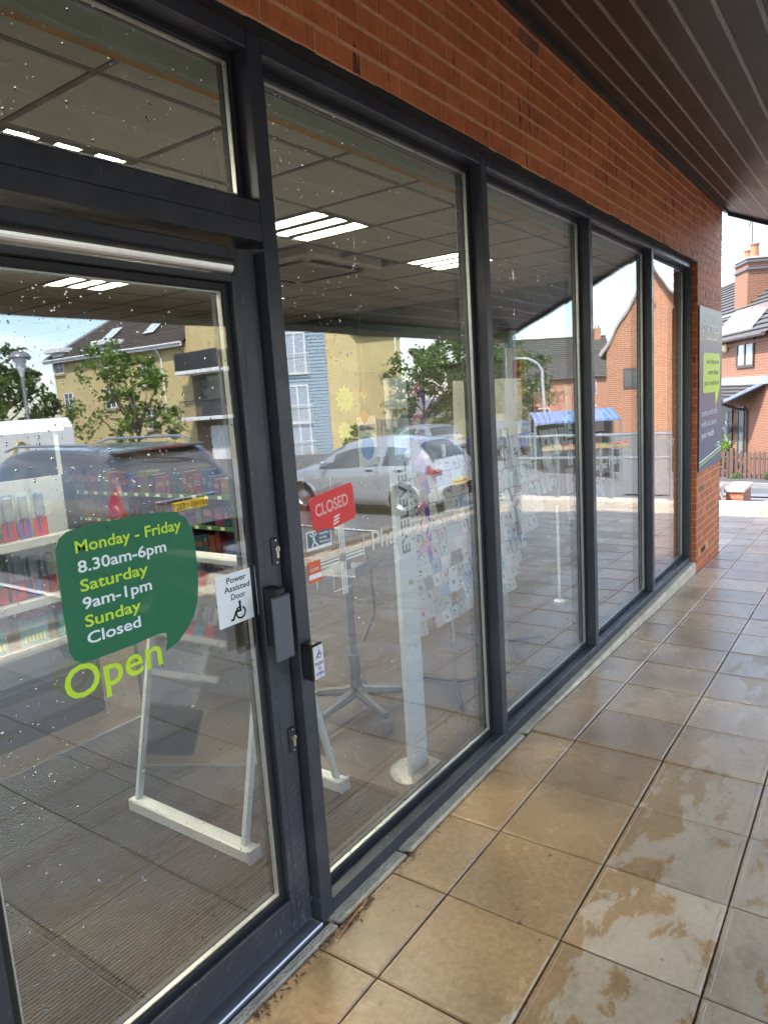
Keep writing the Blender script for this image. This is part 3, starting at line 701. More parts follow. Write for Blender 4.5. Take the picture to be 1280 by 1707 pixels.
# ---------------------------------------------------------------- sunglasses stand
st = empty('sunglasses_stand', (2.47, .25, 0), 0, 'tall white sunglasses stand on a round grey base behind the glass', 'display stand')
m = MB(); m.lathe([(0, .026), (.05, .026), (.10, .020), (.128, .012), (.135, .0), (0, 0)], (2.49, .235, 0), 40); m.build('base', M('grey_base', (.42, .43, .43), .35, .2), st, smooth=True)
bx('column', (2.425, 2.560, .222, .250, .02, 1.775), paper('white_column', (.78, .82, .82), .30), st, b=.004)
INK = M('black_ink', (.012, .012, .013), .5)
def vtext(name, s, size, x, z, y, parent, bold=.02, sx=1.0, space=1.0, mat=None):   # lettering that runs up the column
    return text(name, s, size, (x, y, z), mat or INK, parent, bold, 'LEFT', ex=(0, 0, 1), ey=(-1, 0, 0), sx=sx, space=space)
vtext('brand_lettering', 'EYELEVEL', .088, 2.512, 1.025, .2205, st, .022, 1.0, 1.08); vtext('brand_lettering', 'SUNGLASSES', .030, 2.550, 1.075, .2205, st, .0, 1.0, 1.75)
m = MB(); m.lathe([(.004, 0), (.005, .0005), (.0055, .001)], (0, 0, 0), 16, Matrix.Translation((2.447, .2205, 1.408)) @ Matrix.Rotation(math.pi/2, 4, 'X')); m.build('registered_ring', INK, st)
bx('mirror', (2.432, 2.552, .2185, .2210, 1.455, 1.620), M('stand_mirror', (.55, .66, .72), .06, .85, var=.03), st)
bx('brand_panel', (2.440, 2.545, .2190, .2212, 1.628, 1.648), M('gold_label', (.42, .36, .12), .4), st)
m = MB(); m.tube((2.497, .2215, .895), (2.497, .2085, .895), .012, n=14); m.build('column_knob', M('brass_knob', (.55, .50, .33), .3, .7), st)
# spectacles with tags on the stand's flank
def tagset(y, z, k, i=0):
    t = empty('sunglasses', (2.585, y, z), 0, 'sunglasses with pink and purple tag, %s from the top of the white stand' % nth(i+1), 'sunglasses', 'tagged sunglasses on the white stand')
    PK, PU = M('pink_tag', (.72, .30, .38), .5), M('purple_tag', (.17, .06, .33), .45)
    m = MB(); M1 = Matrix.Translation((2.60, y, z)) @ Matrix.Rotation(R(-14+k*5), 4, 'Y'); m.prism([(0, 0), (.095, .035), (.10, -.005), (.012, -.018)], 1, 0, .0015); m.v = [tuple(M1 @ Vector(v)) for v in m.v]; m.build('pink_tag', PK, t)
    m = MB(); m.box(.075, .11, .002, .0035, -.085, -.012, M1); m.build('purple_tag', PU, t)
    m = MB(); m.path([tuple(M1 @ Vector(p)) for p in ((0, .01, .005), (.055, .012, .012), (.12, .012, .010))], .0022, 6)
    for cx in (.025, .085):
        m.path([tuple(M1 @ Vector((cx+.022*math.cos(a*math.pi/5), .012, -.012+.017*math.sin(a*math.pi/5)))) for a in range(11)], .0018, 5)
    m.build('frame', GASKET, t)
for k, z in enumerate((1.70, 1.60, 1.50, 1.40, 1.30, 1.20, 1.10, 1.0)): tagset(.236, z, (k*7) % 4-1, k)
m = MB()
# ---------------------------------------------------------------- office chair base behind the stand
ch = empty('wheeled_stand', (2.86, .86, 0), R(12), 'grey five-star wheeled pole stand behind the white sunglasses stand', 'wheeled stand')
GP = M('grey_chair_plastic', (.08, .09, .10), .45); CW = M('castor_grey', (.12, .12, .13), .5)
for k in range(5):
    a = k*2*math.pi/5+.35; c_, s_ = math.cos(a), math.sin(a); m = MB()
    m.tube((c_*.03, s_*.03, .125), (c_*.29, s_*.29, .085), .032, .020, 8); m.build('base_arm', GP, ch, world=False)
    m = MB(); Mx = Matrix.Translation((c_*.29, s_*.29, .036)) @ Matrix.Rotation(a+.6, 4, 'Z') @ Matrix.Rotation(math.pi/2, 4, 'X'); m.lathe([(0, -.022), (.030, -.022), (.035, -.015), (.035, .015), (.030, .022), (0, .022)], n=16, M=Mx); m.build('castor', CW, ch, world=False, smooth=False)
m = MB(); m.tube((0, 0, .10), (0, 0, .34), .032, .030, 16); m.tube((0, 0, .34), (0, 0, 1.02), .020, .020, 12); m.build('pole', GP, ch, world=False)
m = MB(); m.bbox(-.15, .15, -.12, .12, .80, .815, .004); m.bbox(-.15, .15, -.12, -.112, .8155, .86, .003); m.build('tray', M('grey_tray', (.18, .185, .19), .4), ch, world=False)
m = MB(); m.bbox(-.07, .07, -.05, .03, 1.0, 1.16, .015); m.build('monitor', M('pale_device', (.30, .32, .32), .4), ch, world=False)
m = MB(); m.path([(.02, -.06, 1.03), (.10, -.09, .80), (.09, -.10, .55), (.03, -.05, .40)], .006, 6); m.build('lead', GASKET, ch, world=False)

# ---------------------------------------------------------------- white wall unit of toothbrushes, left
gu = empty('white_gondola', (1.3, 2.45, 0), 0, 'white shelving unit of toothbrush packs behind the glass door', 'shelving unit')
GX0, GX1 = .35, 2.20
WSH = M('white_shelf_steel', (.46, .48, .48), .4, var=.04)
bx('back_panel', (GX0, GX1-.0225, 2.310, 2.330, .3005, 1.39), WSH, gu)
for x_ in (GX0+.02, GX1-.03): bx('header_post', (x_, x_+.02, 2.312, 2.326, 1.391, 1.70), WSH, gu); bx('end_panel', (GX1-.022, GX1, 2.215, 2.599, 0, 1.30), WSH, gu); bx('plinth', (GX0, GX1-.023, 2.215, 2.599, 0, .30), WSH, gu, b=.003)
bx('header_board', (GX0, GX1+.02, 2.295, 2.3095, 1.635, 1.70), M('grey_white_header', (.60, .62, .62), .5), gu)
SHZ = (.52, .76, 1.08)
for z in SHZ:
    s_ = bx('shelf', (GX0, GX1-.023, 2.165, 2.3095, z-.02, z), WSH, gu, b=.003); bx('price_strip', (GX0, GX1-.024, 2.1605, 2.1645, z-.035, z+.006), M('grey_price_strip', (.50, .52, .53), .35), s_)
bs = M('black_strip', (.03, .03, .035), .4)
def packs():
    cols = [((.50, .025, .03), 'red'), ((.055, .10, .34), 'blue'), ((.42, .02, .025), 'crimson'), ((.05, .28, .33), 'teal'), ((.46, .03, .05), 'cherry'), ((.16, .10, .36), 'purple')]
    CLP = M('blister_plastic', (.22, .27, .33), .12, var=.2, scale=14, spec=.8)
    for row, (z, n) in enumerate(((1.08, 16), (.76, 18))):
        for i in range(n):
            x = GX1-.20-i*.092+rnd.uniform(-.008, .008); c, nm = cols[(i*5+row*2+(i//3)) % 6]; h = rnd.uniform(.215, .26); yb = 2.245+rnd.uniform(0, .02)
            t = empty('toothbrush_pack', (x, yb, z), rnd.uniform(-.2, .2), '%s toothbrush pack, %s from the right on the %s row of the white unit' % (nm, nth(i+1), ('upper', 'lower')[row]), 'toothbrush pack', '%s packs on the %s row' % (nm, ('upper', 'lower')[row]))
            m = MB(); m.bbox(-.036, .036, 0, .004, .004, h, .001); m.build('card', M('pack_card', (.34, .38, .42), .4, var=.25, scale=25, rand=.35), t, world=False); m = MB(); m.bbox(-.0365, .0365, -.003, -.0004, .004, h*.42, .001); m.build('printed_lower_half', M('pack_'+nm, c, .4, var=.1, rand=.2), t, world=False)
            m = MB(); m.bbox(-.024, .024, -.022, -.0005, h*.45, h*.96, .008); m.build('blister', CLP, t, world=False)
            m = MB(); m.tube((-.008, -.010, h*.10), (-.006, -.012, h*.80), .006, .004, 6); m.bbox(-.012, .0, -.020, -.012, h*.80, h*.93, .002); m.build('toothbrush', M('brush_'+cols[(i*3+1) % 6][1], cols[(i*3+1) % 6][0], .3), t, world=False)
    for i in range(5):
        x = GX1-.14-i*.215; t = empty('toothpaste_box', (x, 2.195, .52), rnd.uniform(-.06, .06), 'light blue box with pink lid, %s from the right on the low white shelf' % nth(i+1), 'box', 'light blue boxes on the low shelf')
        m = MB(); m.bbox(-.075, .075, 0, .11, 0, .15, .003); m.build('carton', M('aqua_carton', (.10, .40, .48), .45, var=.25, scale=30), t, world=False)
        m = MB()
        for k in range(3): m.bbox(-.07+k*.048, -.026+k*.048, -.004, .108, .1503, .172, .008)
        m.build('pink_caps', M('pink_cap', (.60, .10, .22), .4), t, world=False)
        m = MB()
        for k in range(6): m.bbox(-.055+k*.020, -.043+k*.020, -.002, -.0004, .025, .060, .001)
        m.build('printed_pattern', M('carton_print', (.55, .68, .25), .5), t, world=False)
packs()
# ---------------------------------------------------------------- dark shelving run further in (faces the window wall's left end)
dg = empty('dark_gondola', (4.35, 4.2, 0), 0, 'brown shelving run of colourful boxes with green price strips', 'shelving unit')
WOODB = M('brown_end_board', (.20, .095, .035), .5, var=.2, scale=12); DKB = M('dark_backboard', (.07, .055, .05), .6)
bx('end_board', (4.14, 4.62, 3.02, 3.055, 0, 1.32), WOODB, dg, b=.003); bx('back_board', (4.60, 4.62, 3.056, 7.2, 0, 1.30), DKB, dg)
shz = (.12, .38, .66, .94)
for z in shz:
    s_ = bx('shelf', (4.20, 4.599, 3.056, 7.2, z-.02, z), DKB, dg); bx('price_strip', (4.190, 4.199, 3.056, 7.2, z-.030, z+.008), M('green_price_strip', (.05, .15, .06), .4), s_)
    m = MB()
    for k in range(24): y = 3.12+k*.17; m.box(4.1865, 4.1895, y, y+.05, z-.026, z+.003)
    m.build('price_ticket', M('ticket', (.65, .62, .45), .5), s_)
pal = [((.30, .05, .30), 'purple'), ((.06, .20, .55), 'blue'), ((.55, .04, .06), 'red'), ((.60, .22, .05), 'orange'), ((.08, .30, .42), 'teal'), ((.60, .15, .32), 'pink'), ((.10, .09, .11), 'black'), ((.55, .50, .12), 'yellow')]
names = ['bottom', 'second', 'third', 'top']
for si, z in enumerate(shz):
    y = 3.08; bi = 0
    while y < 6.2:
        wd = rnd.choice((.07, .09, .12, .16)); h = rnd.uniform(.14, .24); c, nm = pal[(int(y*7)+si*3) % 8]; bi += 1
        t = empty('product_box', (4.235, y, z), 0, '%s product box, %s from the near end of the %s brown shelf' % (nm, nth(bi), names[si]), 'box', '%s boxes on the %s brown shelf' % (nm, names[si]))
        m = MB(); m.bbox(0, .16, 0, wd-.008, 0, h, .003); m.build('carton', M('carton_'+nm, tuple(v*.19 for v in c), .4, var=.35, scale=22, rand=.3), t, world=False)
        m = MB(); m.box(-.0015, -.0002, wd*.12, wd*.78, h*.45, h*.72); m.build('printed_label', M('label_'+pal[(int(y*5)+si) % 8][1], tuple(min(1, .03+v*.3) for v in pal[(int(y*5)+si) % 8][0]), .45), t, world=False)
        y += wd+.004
# free-standing goods on the floor left of it are hidden; low counter behind
ct = empty('service_counter', (6.2, 5.4, 0), 0, 'pale service counter at the back of the shop', 'counter')
bx('counter_body', (5.3, 7.3, 5.1, 5.7, 0, .92), M('counter_laminate', (.16, .13, .10), .45), ct, b=.005); bx('counter_top', (5.25, 7.35, 5.05, 5.75, .921, .96), DKB, ct, b=.004)
# ================================================================ vinyl, signs and stickers
def fit(name, s, x0, x1, z, y, h, mat, parent, bold=.0, ang=0.0):
    # lettering on the facade plane: starts at x0, ends at x1, cap height h, baseline z
    o = text(name, s, 1.0, (0, 0, 0), mat, None, bold, depth=.0004)
    xs_ = [v.co.x for v in o.data.vertices]; a, b = min(xs_), max(xs_); k = h/.70
    ca, sa = math.cos(ang), math.sin(ang); sxx = (x1-x0)/(b-a)
    for v in o.data.vertices:
        u = (v.co.x-a)*sxx; w_ = v.co.z*k; v.co = (x0+u*ca-w_*sa, y+v.co.y*.0+(.0002 if v.co.y > 0 else -.0002), z+u*sa+w_*ca)
    if parent is not None: world_child(o, parent)
    return o
def round_poly(x0, x1, z0, z1, r, n=6):
    P = []
    for cx, cz, a0 in ((x1-r, z1-r, 0), (x0+r, z1-r, 90), (x0+r, z0+r, 180), (x1-r, z0+r, 270)):
        for k in range(n+1): a = R(a0+90*k/n); P.append((cx+r*math.cos(a), cz+r*math.sin(a)))
    return P
def vinyl(name, col, trans=.0, rough=.4):
    m, t, b = nodes_of(name); g = NG(t); b.inputs['Base Color'].default_value = (*col, 1); b.inputs['Roughness'].default_value = rough
    geo = g.n('ShaderNodeNewGeometry'); n = g.noise(geo.outputs['Position'], 30, 3); g.l(g.mix(.12, col, g.mix(n, tuple(c*.5 for c in col), tuple(min(1, c*1.6) for c in col))), b.inputs['Base Color'])
    if trans:
        tr = g.n('ShaderNodeBsdfTransparent'); mx = g.n('ShaderNodeMixShader'); mx.inputs[0].default_value = trans; g.l(b.outputs[0], mx.inputs[1]); g.l(tr.outputs[0], mx.inputs[2]); g.l(mx.outputs[0], t.nodes['Material Output'].inputs[0])
    return m
VG = vinyl('green_vinyl', (.008, .155, .062), .16); LIME = vinyl('lime_vinyl', (.50, .72, .03)); VW = vinyl('white_vinyl', (.78, .82, .82)); FROST = vinyl('frosted_vinyl', (.80, .83, .80), .38)
yv = .0508
hd_ = empty('opening_hours_decal', (1.02, yv, 1.08), 0, 'dark green speech bubble decal with opening hours on the door glass', 'decal')
P = []
P += [(1.218, 1.34), (1.212, 1.385), (1.195, 1.418), (1.165, 1.436), (1.10, 1.444), (1.0, 1.4465), (.90, 1.4455), (.862, 1.440), (.842, 1.428), (.832, 1.405), (.830, 1.36), (.830, 1.22), (.833, 1.165), (.842, 1.142), (.862, 1.131), (.90, 1.129), (1.0, 1.130), (1.072, 1.134), (1.095, 1.130), (1.098, 1.110), (1.088, 1.082), (1.13, 1.095), (1.166, 1.122), (1.190, 1.150), (1.206, 1.185), (1.216, 1.24)]
m = MB(); m.prism(P, 1, yv, yv+.0004); m.build('bubble', VG, hd_)
for s, z, x1, mt in (('Monday - Friday', 1.388, 1.178, LIME), ('8.30am-6pm', 1.341, 1.124, VW), ('Saturday', 1.2965, 1.063, LIME), ('9am-1pm', 1.254, 1.068, VW), ('Sunday', 1.211, 1.030, LIME), ('Closed', 1.170, 1.024, VW)):
    fit('hours_lettering', s, .878, x1, z, yv-.0008, .0275, mt, hd_, .016)
od = empty('open_decal', (.94, yv, 1.04), 0, 'lime lettering reading Open on the door glass below the green bubble', 'decal')
fit('lettering', 'Open', .808, 1.074, 1.052, yv-.0004, .078, LIME, od, .010, .01)
# power assisted door sign
ps = empty('power_door_sign', (1.35, .05, 1.08), 0, 'square white sign with wheelchair symbol reading Power Assisted Door', 'sign')
yq = .0500
bx('sign_card', (1.272, 1.425, yq, yq+.0016, 1.082, 1.231), WHITEC, ps)
BLK = M('sign_black', (.02, .015, .015), .5)
for s, a, b, z in (('Power', 1.312, 1.385, 1.204), ('Assisted', 1.300, 1.398, 1.179), ('Door', 1.323, 1.378, 1.154)): fit('sign_lettering', s, a, b, z, yq-.0006, .0170, BLK, ps, .010)
def wheelchair(name, cx, cz, s, y, mat, parent):
    m = MB()
    def st(pts, r):
        for a, b in zip(pts[:-1], pts[1:]):
            d = Vector((b[0]-a[0], b[1]-a[1])); n = Vector((-d.y, d.x)).normalized()*r; e = d.normalized()*r*.4
            m.quad((cx+s*(a[0]+n.x-e.x), y, cz+s*(a[1]+n.y-e.y)), (cx+s*(b[0]+n.x+e.x), y, cz+s*(b[1]+n.y+e.y)), (cx+s*(b[0]-n.x+e.x), y, cz+s*(b[1]-n.y-e.y+e.y)), (cx+s*(a[0]-n.x-e.x), y, cz+s*(a[1]-n.y-e.y)))
    n = 14; m.add([(cx+s*(.08+.10*math.cos(2*math.pi*k/n)), y, cz+s*(.90+.10*math.sin(2*math.pi*k/n))) for k in range(n)], [tuple(range(n))])
    st([(.08, .80), (.10, .40)], .075); st([(.10, .62), (-.18, .56)], .05); st([(.12, .42), (-.25, .42), (-.46, .03), (-.62, .03)], .065)
    st([(.10+.33*math.cos(R(a)), .30+.31*math.sin(R(a))) for a in range(60, -230, -18)], .055)
    return m.build(name, mat, parent, fix=False)
wheelchair('wheelchair_symbol', 1.349, 1.095, .052, yq-.0006, BLK, ps)
# push pad on the mullion
pp = empty('push_pad', (1.562, -.03, .845), 0, 'black push pad with white plate reading PUSH TO OPEN on the mullion', 'push button')
bx('box', (1.536, 1.588, -.046, -.0003, .845, .961), M('pad_black', (.012, .012, .013), .45), pp, b=.004)
bx('plate', (1.539, 1.585, -.0485, -.0462, .850, .956), M('pad_plate', (.70, .66, .62), .35, .2), pp, b=.002)
BLUE = M('print_blue', (.03, .05, .36), .5)
wheelchair('wheelchair_symbol', 1.5635, .917, .026, -.0490, BLUE, pp)
for s, a, b, z in (('PUSH', 1.5445, 1.580, .8935), ('TO', 1.554, 1.570, .8775), ('OPEN', 1.5445, 1.580, .8610)): fit('pad_lettering', s, a, b, z, -.0490, .0105, BLUE, pp, .01)
m = MB()
for z in (.855, .951): m.tube((1.562, -.0484, z), (1.562, -.0496, z), .0022, n=8)
m.build('screw', STEEL, pp)
# stickers inside pane one
cs = empty('closed_sign', (1.84, .09, 1.27), 0, 'tilted red hanging sign reading CLOSED on the first tall pane', 'sign')
RED = vinyl('closed_red', (.72, .030, .030), 0); PKL = vinyl('closed_letter', (.78, .40, .36))
m = MB(); m.prism([(1.725, 1.371), (1.742, 1.384), (1.948, 1.408), (1.960, 1.395), (1.966, 1.290), (1.955, 1.280), (1.800, 1.262), (1.795, 1.250), (1.775, 1.262), (1.757, 1.266), (1.742, 1.278)], 1, .0545, .0552); m.build('card', RED, cs)
fit('lettering', 'CLOSED', 1.755, 1.930, 1.318, .0538, .040, PKL, cs, .022, .10)
m = MB()
for k in range(3): m.prism([(1.838+k*.003, 1.276+k*.011), (1.868+k*.003, 1.282+k*.011), (1.872+k*.003, 1.288+k*.011), (1.842+k*.003, 1.282+k*.011)], 1, .0538, .0542)
m.build('printed_mark', VW, cs)
m = MB(); m.tube((1.84, .0548, 1.395), (1.84, .0548, 1.44), .001, n=5); m.build('cord', STEEL, cs)
cs.location += Vector((-.036, 0, .007))
hs_ = empty('health_sticker', (1.745, .0785, 1.22), 0, 'grey and white sticker with a jumping figure on the first tall pane', 'sticker')
bx('sticker_back', (1.684, 1.808, .0549, .0553, 1.216, 1.279), WHITEC, hs_); bx('grey_field', (1.6895, 1.8035, .0543, .0547, 1.2265, 1.2745), M('sticker_grey', (.10, .13, .14), .5), hs_)
for s, a, b, z in (('Healthy', 1.748, 1.796, 1.2605), ('Living', 1.748, 1.784, 1.2475), ('Pharmacy', 1.748, 1.800, 1.2335)): fit('sticker_lettering', s, a, b, z, .0539, .0085, VW, hs_, .012)
m = MB(); y = .0539
for a, b, wd in (((1.716, 1.262), (1.722, 1.245), .005), ((1.722, 1.245), (1.708, 1.228), .003), ((1.722, 1.245), (1.738, 1.228), .003), ((1.717, 1.258), (1.700, 1.270), .0025), ((1.717, 1.258), (1.735, 1.270), .0025)):
    d = Vector((b[0]-a[0], b[1]-a[1])).normalized(); n = Vector((-d.y, d.x))*wd; m.quad((a[0]+n.x, y, a[1]+n.y), (b[0]+n.x, y, b[1]+n.y), (b[0]-n.x, y, b[1]-n.y), (a[0]-n.x, y, a[1]-n.y))
m.add([(1.7175+.0045*math.cos(k), y, 1.2695+.0045*math.sin(k)) for k in (0, .8, 1.6, 2.4, 3.2, 4, 4.8, 5.6)], [tuple(range(8))]); m.build('jumping_figure', VW, hs_, fix=False)
co = empty('orange_sticker', (1.71, .0785, 1.11), 0, 'small orange and white sticker reading com low on the first tall pane', 'sticker')
bx('sticker_back', (1.682, 1.745, .0549, .0553, 1.108, 1.178), vinyl('sticker_orange', (.72, .13, .05)), co); bx('white_band', (1.6822, 1.7448, .0544, .0548, 1.120, 1.136), WHITEC, co)
fit('lettering', 'com', 1.690, 1.732, 1.146, .0541, .015, VW, co, .0)
hs_.location += Vector((-.02, 0, .004)); co.location += Vector((-.02, 0, .006))
# white frosted manifestation: striped cross and the word, on every tall pane
for a, lab in ((1.588, 'first tall pane beside the door'), (2.947, 'second tall pane'), (4.296, 'third tall pane'), (5.650, 'last tall pane beside the brick pier')):
    md = empty('pharmacy_manifestation', (a+.5, .0775, 1.1), 0, 'frosted striped cross and the word Pharmacy on the ' + lab, 'decal')
    y = .0550; m = MB(); cx, cz = a+.255, 1.165
    for k in (-1, 0, 1):
        o_ = k*.0115
        for d in ((cx-.145, cx-.018, cz+o_-.003, cz+o_+.003), (cx+.018, cx+.125, cz+o_-.003, cz+o_+.003), (cx+o_-.003, cx+o_+.003, cz+.018, cz+.13), (cx+o_-.003, cx+o_+.003, cz-.13, cz-.018)): m.box(d[0], d[1], y, y+.0004, d[2], d[3])
    for d in ((cx-.145, cx-.142, cz-.075, cz+.04), (cx-.142, cx-.06, cz+.037, cz+.04), (cx+.122, cx+.125, cz-.03, cz+.06), (cx-.06, cx-.057, cz-.11, cz-.03), (cx-.057, cx+.03, cz-.11, cz-.107)): m.box(d[0], d[1], y+.0005, y+.0008, d[2], d[3])
    m.build('striped_cross', FROST, md)
    fit('lettering', 'Pharmacy', a+.428, a+.855, 1.152, y, .070, FROST, md, .0, .0)

# ================================================================ sign board on the pier
sb = empty('pier_signboard', (7.48, -.06, .84), 0, 'tall navy pharmacy signboard with lime speech bubble on the brick pier', 'sign')
ys_ = YW-.0105-.006
NAVY = M('signboard_navy', (.036, .060, .135), .35, var=.12, scale=3); TOPG = M('signboard_slate', (.085, .115, .105), .35, var=.15)
bx('board', (6.948, 8.008, ys_, YW-.0105, .840, 2.03), NAVY, sb); bx('top_panel', (6.948, 8.008, ys_, YW-.0105, 2.0305, 2.335), TOPG, sb)
yl = ys_-.0012
fit('sign_name', 'pharmacy', 7.09, 7.83, 2.115, yl, .115, VW, sb, .005)
m = MB()
for k in range(7): m.box(7.22+k*.075, 7.285+k*.075, yl, yl+.0005, 2.050, 2.062)
m.build('small_print', VW, sb)
m = MB(); m.prism([(7.22, 2.262), (7.70, 2.262), (7.70, 2.275), (7.22, 2.275)], 1, yl, yl+.0005); m.build('sign_strapline', vinyl('strap_olive', (.35, .33, .05)), sb)
Pb = round_poly(7.10, 7.90, 1.555, 1.925, .055)
tail = [(7.76, 1.555), (7.755, 1.50), (7.735, 1.46), (7.70, 1.425), (7.675, 1.50), (7.66, 1.555)]
m = MB(); m.prism(Pb, 1, yl, yl+.0006); m.prism([(7.655, 1.5549), (7.84, 1.5549), (7.80, 1.49), (7.69, 1.415)], 1, yl, yl+.0006); m.build('lime_bubble', LIME, sb)
DK = M('sign_dark', (.05, .05, .03), .5)
for s, a, b, z, bo in (('we dispense', 7.26, 7.84, 1.825, 0), ('more than', 7.33, 7.80, 1.725, .01), ('just medicines', 7.16, 7.84, 1.625, 0)): fit('bubble_lettering', s, a, b, z, yl-.0006, .050, DK, sb, bo)
for s, a, b, z, bo in (('come and talk', 7.04, 7.78, 1.345, 0), ('with us about', 7.04, 7.74, 1.245, 0), ('your health', 7.04, 7.62, 1.140, .01)): fit('sign_lettering', s, a, b, z, yl, .058, VW, sb, bo)
m = MB(); c = (7.72, 1.03)
for k in range(6):
    a = k*math.pi/3; m.prism([(c[0]+.012*math.cos(a-.7), c[1]+.012*math.sin(a-.7)), (c[0]+.05*math.cos(a), c[1]+.05*math.sin(a)), (c[0]+.012*math.cos(a+.7), c[1]+.012*math.sin(a+.7))], 1, yl, yl+.0005)
m.build('star_mark', LIME, sb)
m = MB(); m.box(7.80, 7.93, yl, yl+.0005, 1.035, 1.05); m.box(7.80, 7.90, yl, yl+.0005, 1.005, 1.02); m.build('mark_lines', VW, sb)
m = MB(); m.prism([(6.95, .915), (8.006, .985), (8.006, 1.0), (6.95, .93)], 1, yl, yl+.0005); m.build('white_stripe', VW, sb)
m = MB(); m.prism([(6.95, .885), (8.006, .955), (8.006, .968), (6.95, .898)], 1, yl, yl+.0005); m.build('lime_stripe', LIME, sb)

# ================================================================ card racks behind the panes
CARDC = [((.86, .86, .85), 'white'), ((.76, .83, .86), 'pale blue'), ((.78, .70, .66), 'cream'), ((.84, .72, .72), 'pink'), ((.52, .62, .78), 'blue'), ((.56, .48, .40), 'brown')]
WIRE = M('black_wire', (.02, .02, .022), .4)
MARKM = [M('card_print_%d' % i, c, .5) for i, c in enumerate(((.40, .12, .15), (.12, .25, .40), (.45, .38, .10), (.15, .15, .17), (.20, .38, .22)))]
CM = {}
for c, nm in CARDC:
    m = MB(); m.box(-.5, .5, -.002, .002, 0, 1); CM[nm] = m.mesh('card_'+nm, paper('card_'+nm.replace(' ', '_'), c, .42, .15))
PM = []
for k in range(5):
    m = MB(); r = random.Random(k)
    for q in range(3): a, b = r.uniform(-.32, .1), r.uniform(.25, .7); m.box(a, a+r.uniform(.1, .35), -.0032, -.0024, b, b+r.uniform(.04, .16))
    PM.append(m.mesh('printed_motif', MARKM[k]))
def card(x, y, z, wd, h, nm, where, pos, tilt_=None):
    o = link('greeting_card', CM[nm]); o.location = (x, y, z); o.rotation_euler = (R(-12+rnd.uniform(-4, 4)) if tilt_ is None else tilt_, rnd.uniform(-.05, .05), rnd.uniform(-.12, .12)); o.scale = (wd, 1, h)
    tag(o, '%s card, %s, %s' % (nm, pos, where), 'greeting card', '%s cards in the %s' % (nm, where))
    if rnd.random() < .7: q = link('printed_motif', rnd.choice(PM), o)
def pick():
    r = rnd.random(); return 'white' if r < .50 else 'pale blue' if r < .68 else 'cream' if r < .82 else 'pink' if r < .90 else 'blue' if r < .94 else 'brown'
r1 = empty('wire_card_rack', (3.4, .55, 0), 0, 'black wire rack of small white cards behind the first tall pane', 'card rack')
m = MB(); nx, nz = 11, 12
for i in range(nx+1): m.tube((2.95+i*.083, .500, .44), (2.95+i*.083, .520, 1.37), .0016, n=4)
for j in range(nz+1): m.tube((2.95, .493, .45+j*.076), (2.95+nx*.083, .493, .45+j*.076), .0018, n=4)
m.build('wire_grid', WIRE, r1, fix=False)
m = MB(); m.tube((3.41, .56, .02), (3.41, .56, 1.42), .014, n=10); m.build('pole', STEEL, r1)
m = MB(); m.path([(3.12, .35, .015), (3.41, .56, .03), (3.70, .35, .015)], .012, 8); m.path([(3.41, .56, .03), (3.41, .88, .015)], .012, 8); m.build('foot', WIRE, r1)
for j in range(nz):
    for i in range(nx):
        if rnd.random() < .07 or (j < 2 and i > 7) or (j > 10 and i < 3): continue
        card(2.95+(i+.5)*.083, .482, .455+j*.076, .074, .070 if rnd.random() < .8 else .10, pick(), 'rack behind first tall pane', '%s row up, %s from left' % (nth(j+1), nth(i+1)))
r2 = empty('tiered_card_rack', (4.5, .6, 0), 0, 'black wire tiered rack of larger cards behind the second tall pane', 'card rack')
rows = [(1.215, .20, .118), (1.085, .125, .10), (.965, .115, .095), (.855, .105, .088), (.755, .095, .083), (.665, .085, .080), (.580, .080, .078), (.500, .075, .075), (.42, .075, .072)]
m = MB()
for z, h, wd in rows:
    xr = 4.10+(z-.42)*1.32; m.tube((3.89, .488, z), (xr, .488, z), .0022, n=4); m.tube((3.89, .500, z+h*.95), (xr, .500, z+h*.95), .0018, n=4)
    n = int((xr-3.89)/(wd*.5))
    for i in range(n+1): m.tube((3.89+i*wd*.5, .486, z), (3.89+i*wd*.5, .500, z+h), .0016, n=4)
for x in (4.0, 4.5): m.path([(x, .488, 1.41), (x, .488, 1.46), (x+.09, .488, 1.46), (x+.09, .488, 1.41)], .0025, 4)
m.build('wire_tiers', WIRE, r2, fix=False)
m = MB(); m.tube((4.15, .57, .02), (4.15, .57, 1.42), .016, n=10); m.build('pole', STEEL, r2)
m = MB(); m.path([(3.93, .40, .015), (4.15, .57, .03), (4.40, .42, .015)], .012, 8); m.path([(4.15, .57, .03), (4.15, .90, .015)], .012, 8); m.build('foot', WIRE, r2)
for rk, (z, h, wd) in enumerate(rows):
    xr = 4.10+(z-.42)*1.32; x = 3.90; ck = 0
    while x < xr-wd*.6:
        ck += 1
        if rnd.random() > .10: card(x+wd/2, .474, z+.004, wd*.92, h*.95, pick(), 'tiered rack behind second pane', '%s row down, %s from left' % (nth(rk+1), nth(ck)))
        x += wd*1.03
for a0, a1, b0, b1, z0, z1, lab in ((3.435, 3.645, 3.455, 3.655, 1.415, 1.765, 'narrow blank white header card above the first card rack'), (3.895, 4.315, 3.925, 4.345, 1.395, 1.770, 'wide blank white header card above the tiered card rack')):
    m = MB(); m.prism([(a0, z0), (a1, z0), (b1+.012, (z0+z1)/2), (b1, z1), (b0, z1)], 1, .500, .504); o = m.build('header_card', paper('header_white', (.86, .84, .76), .5)); tag(o, lab, 'header card')
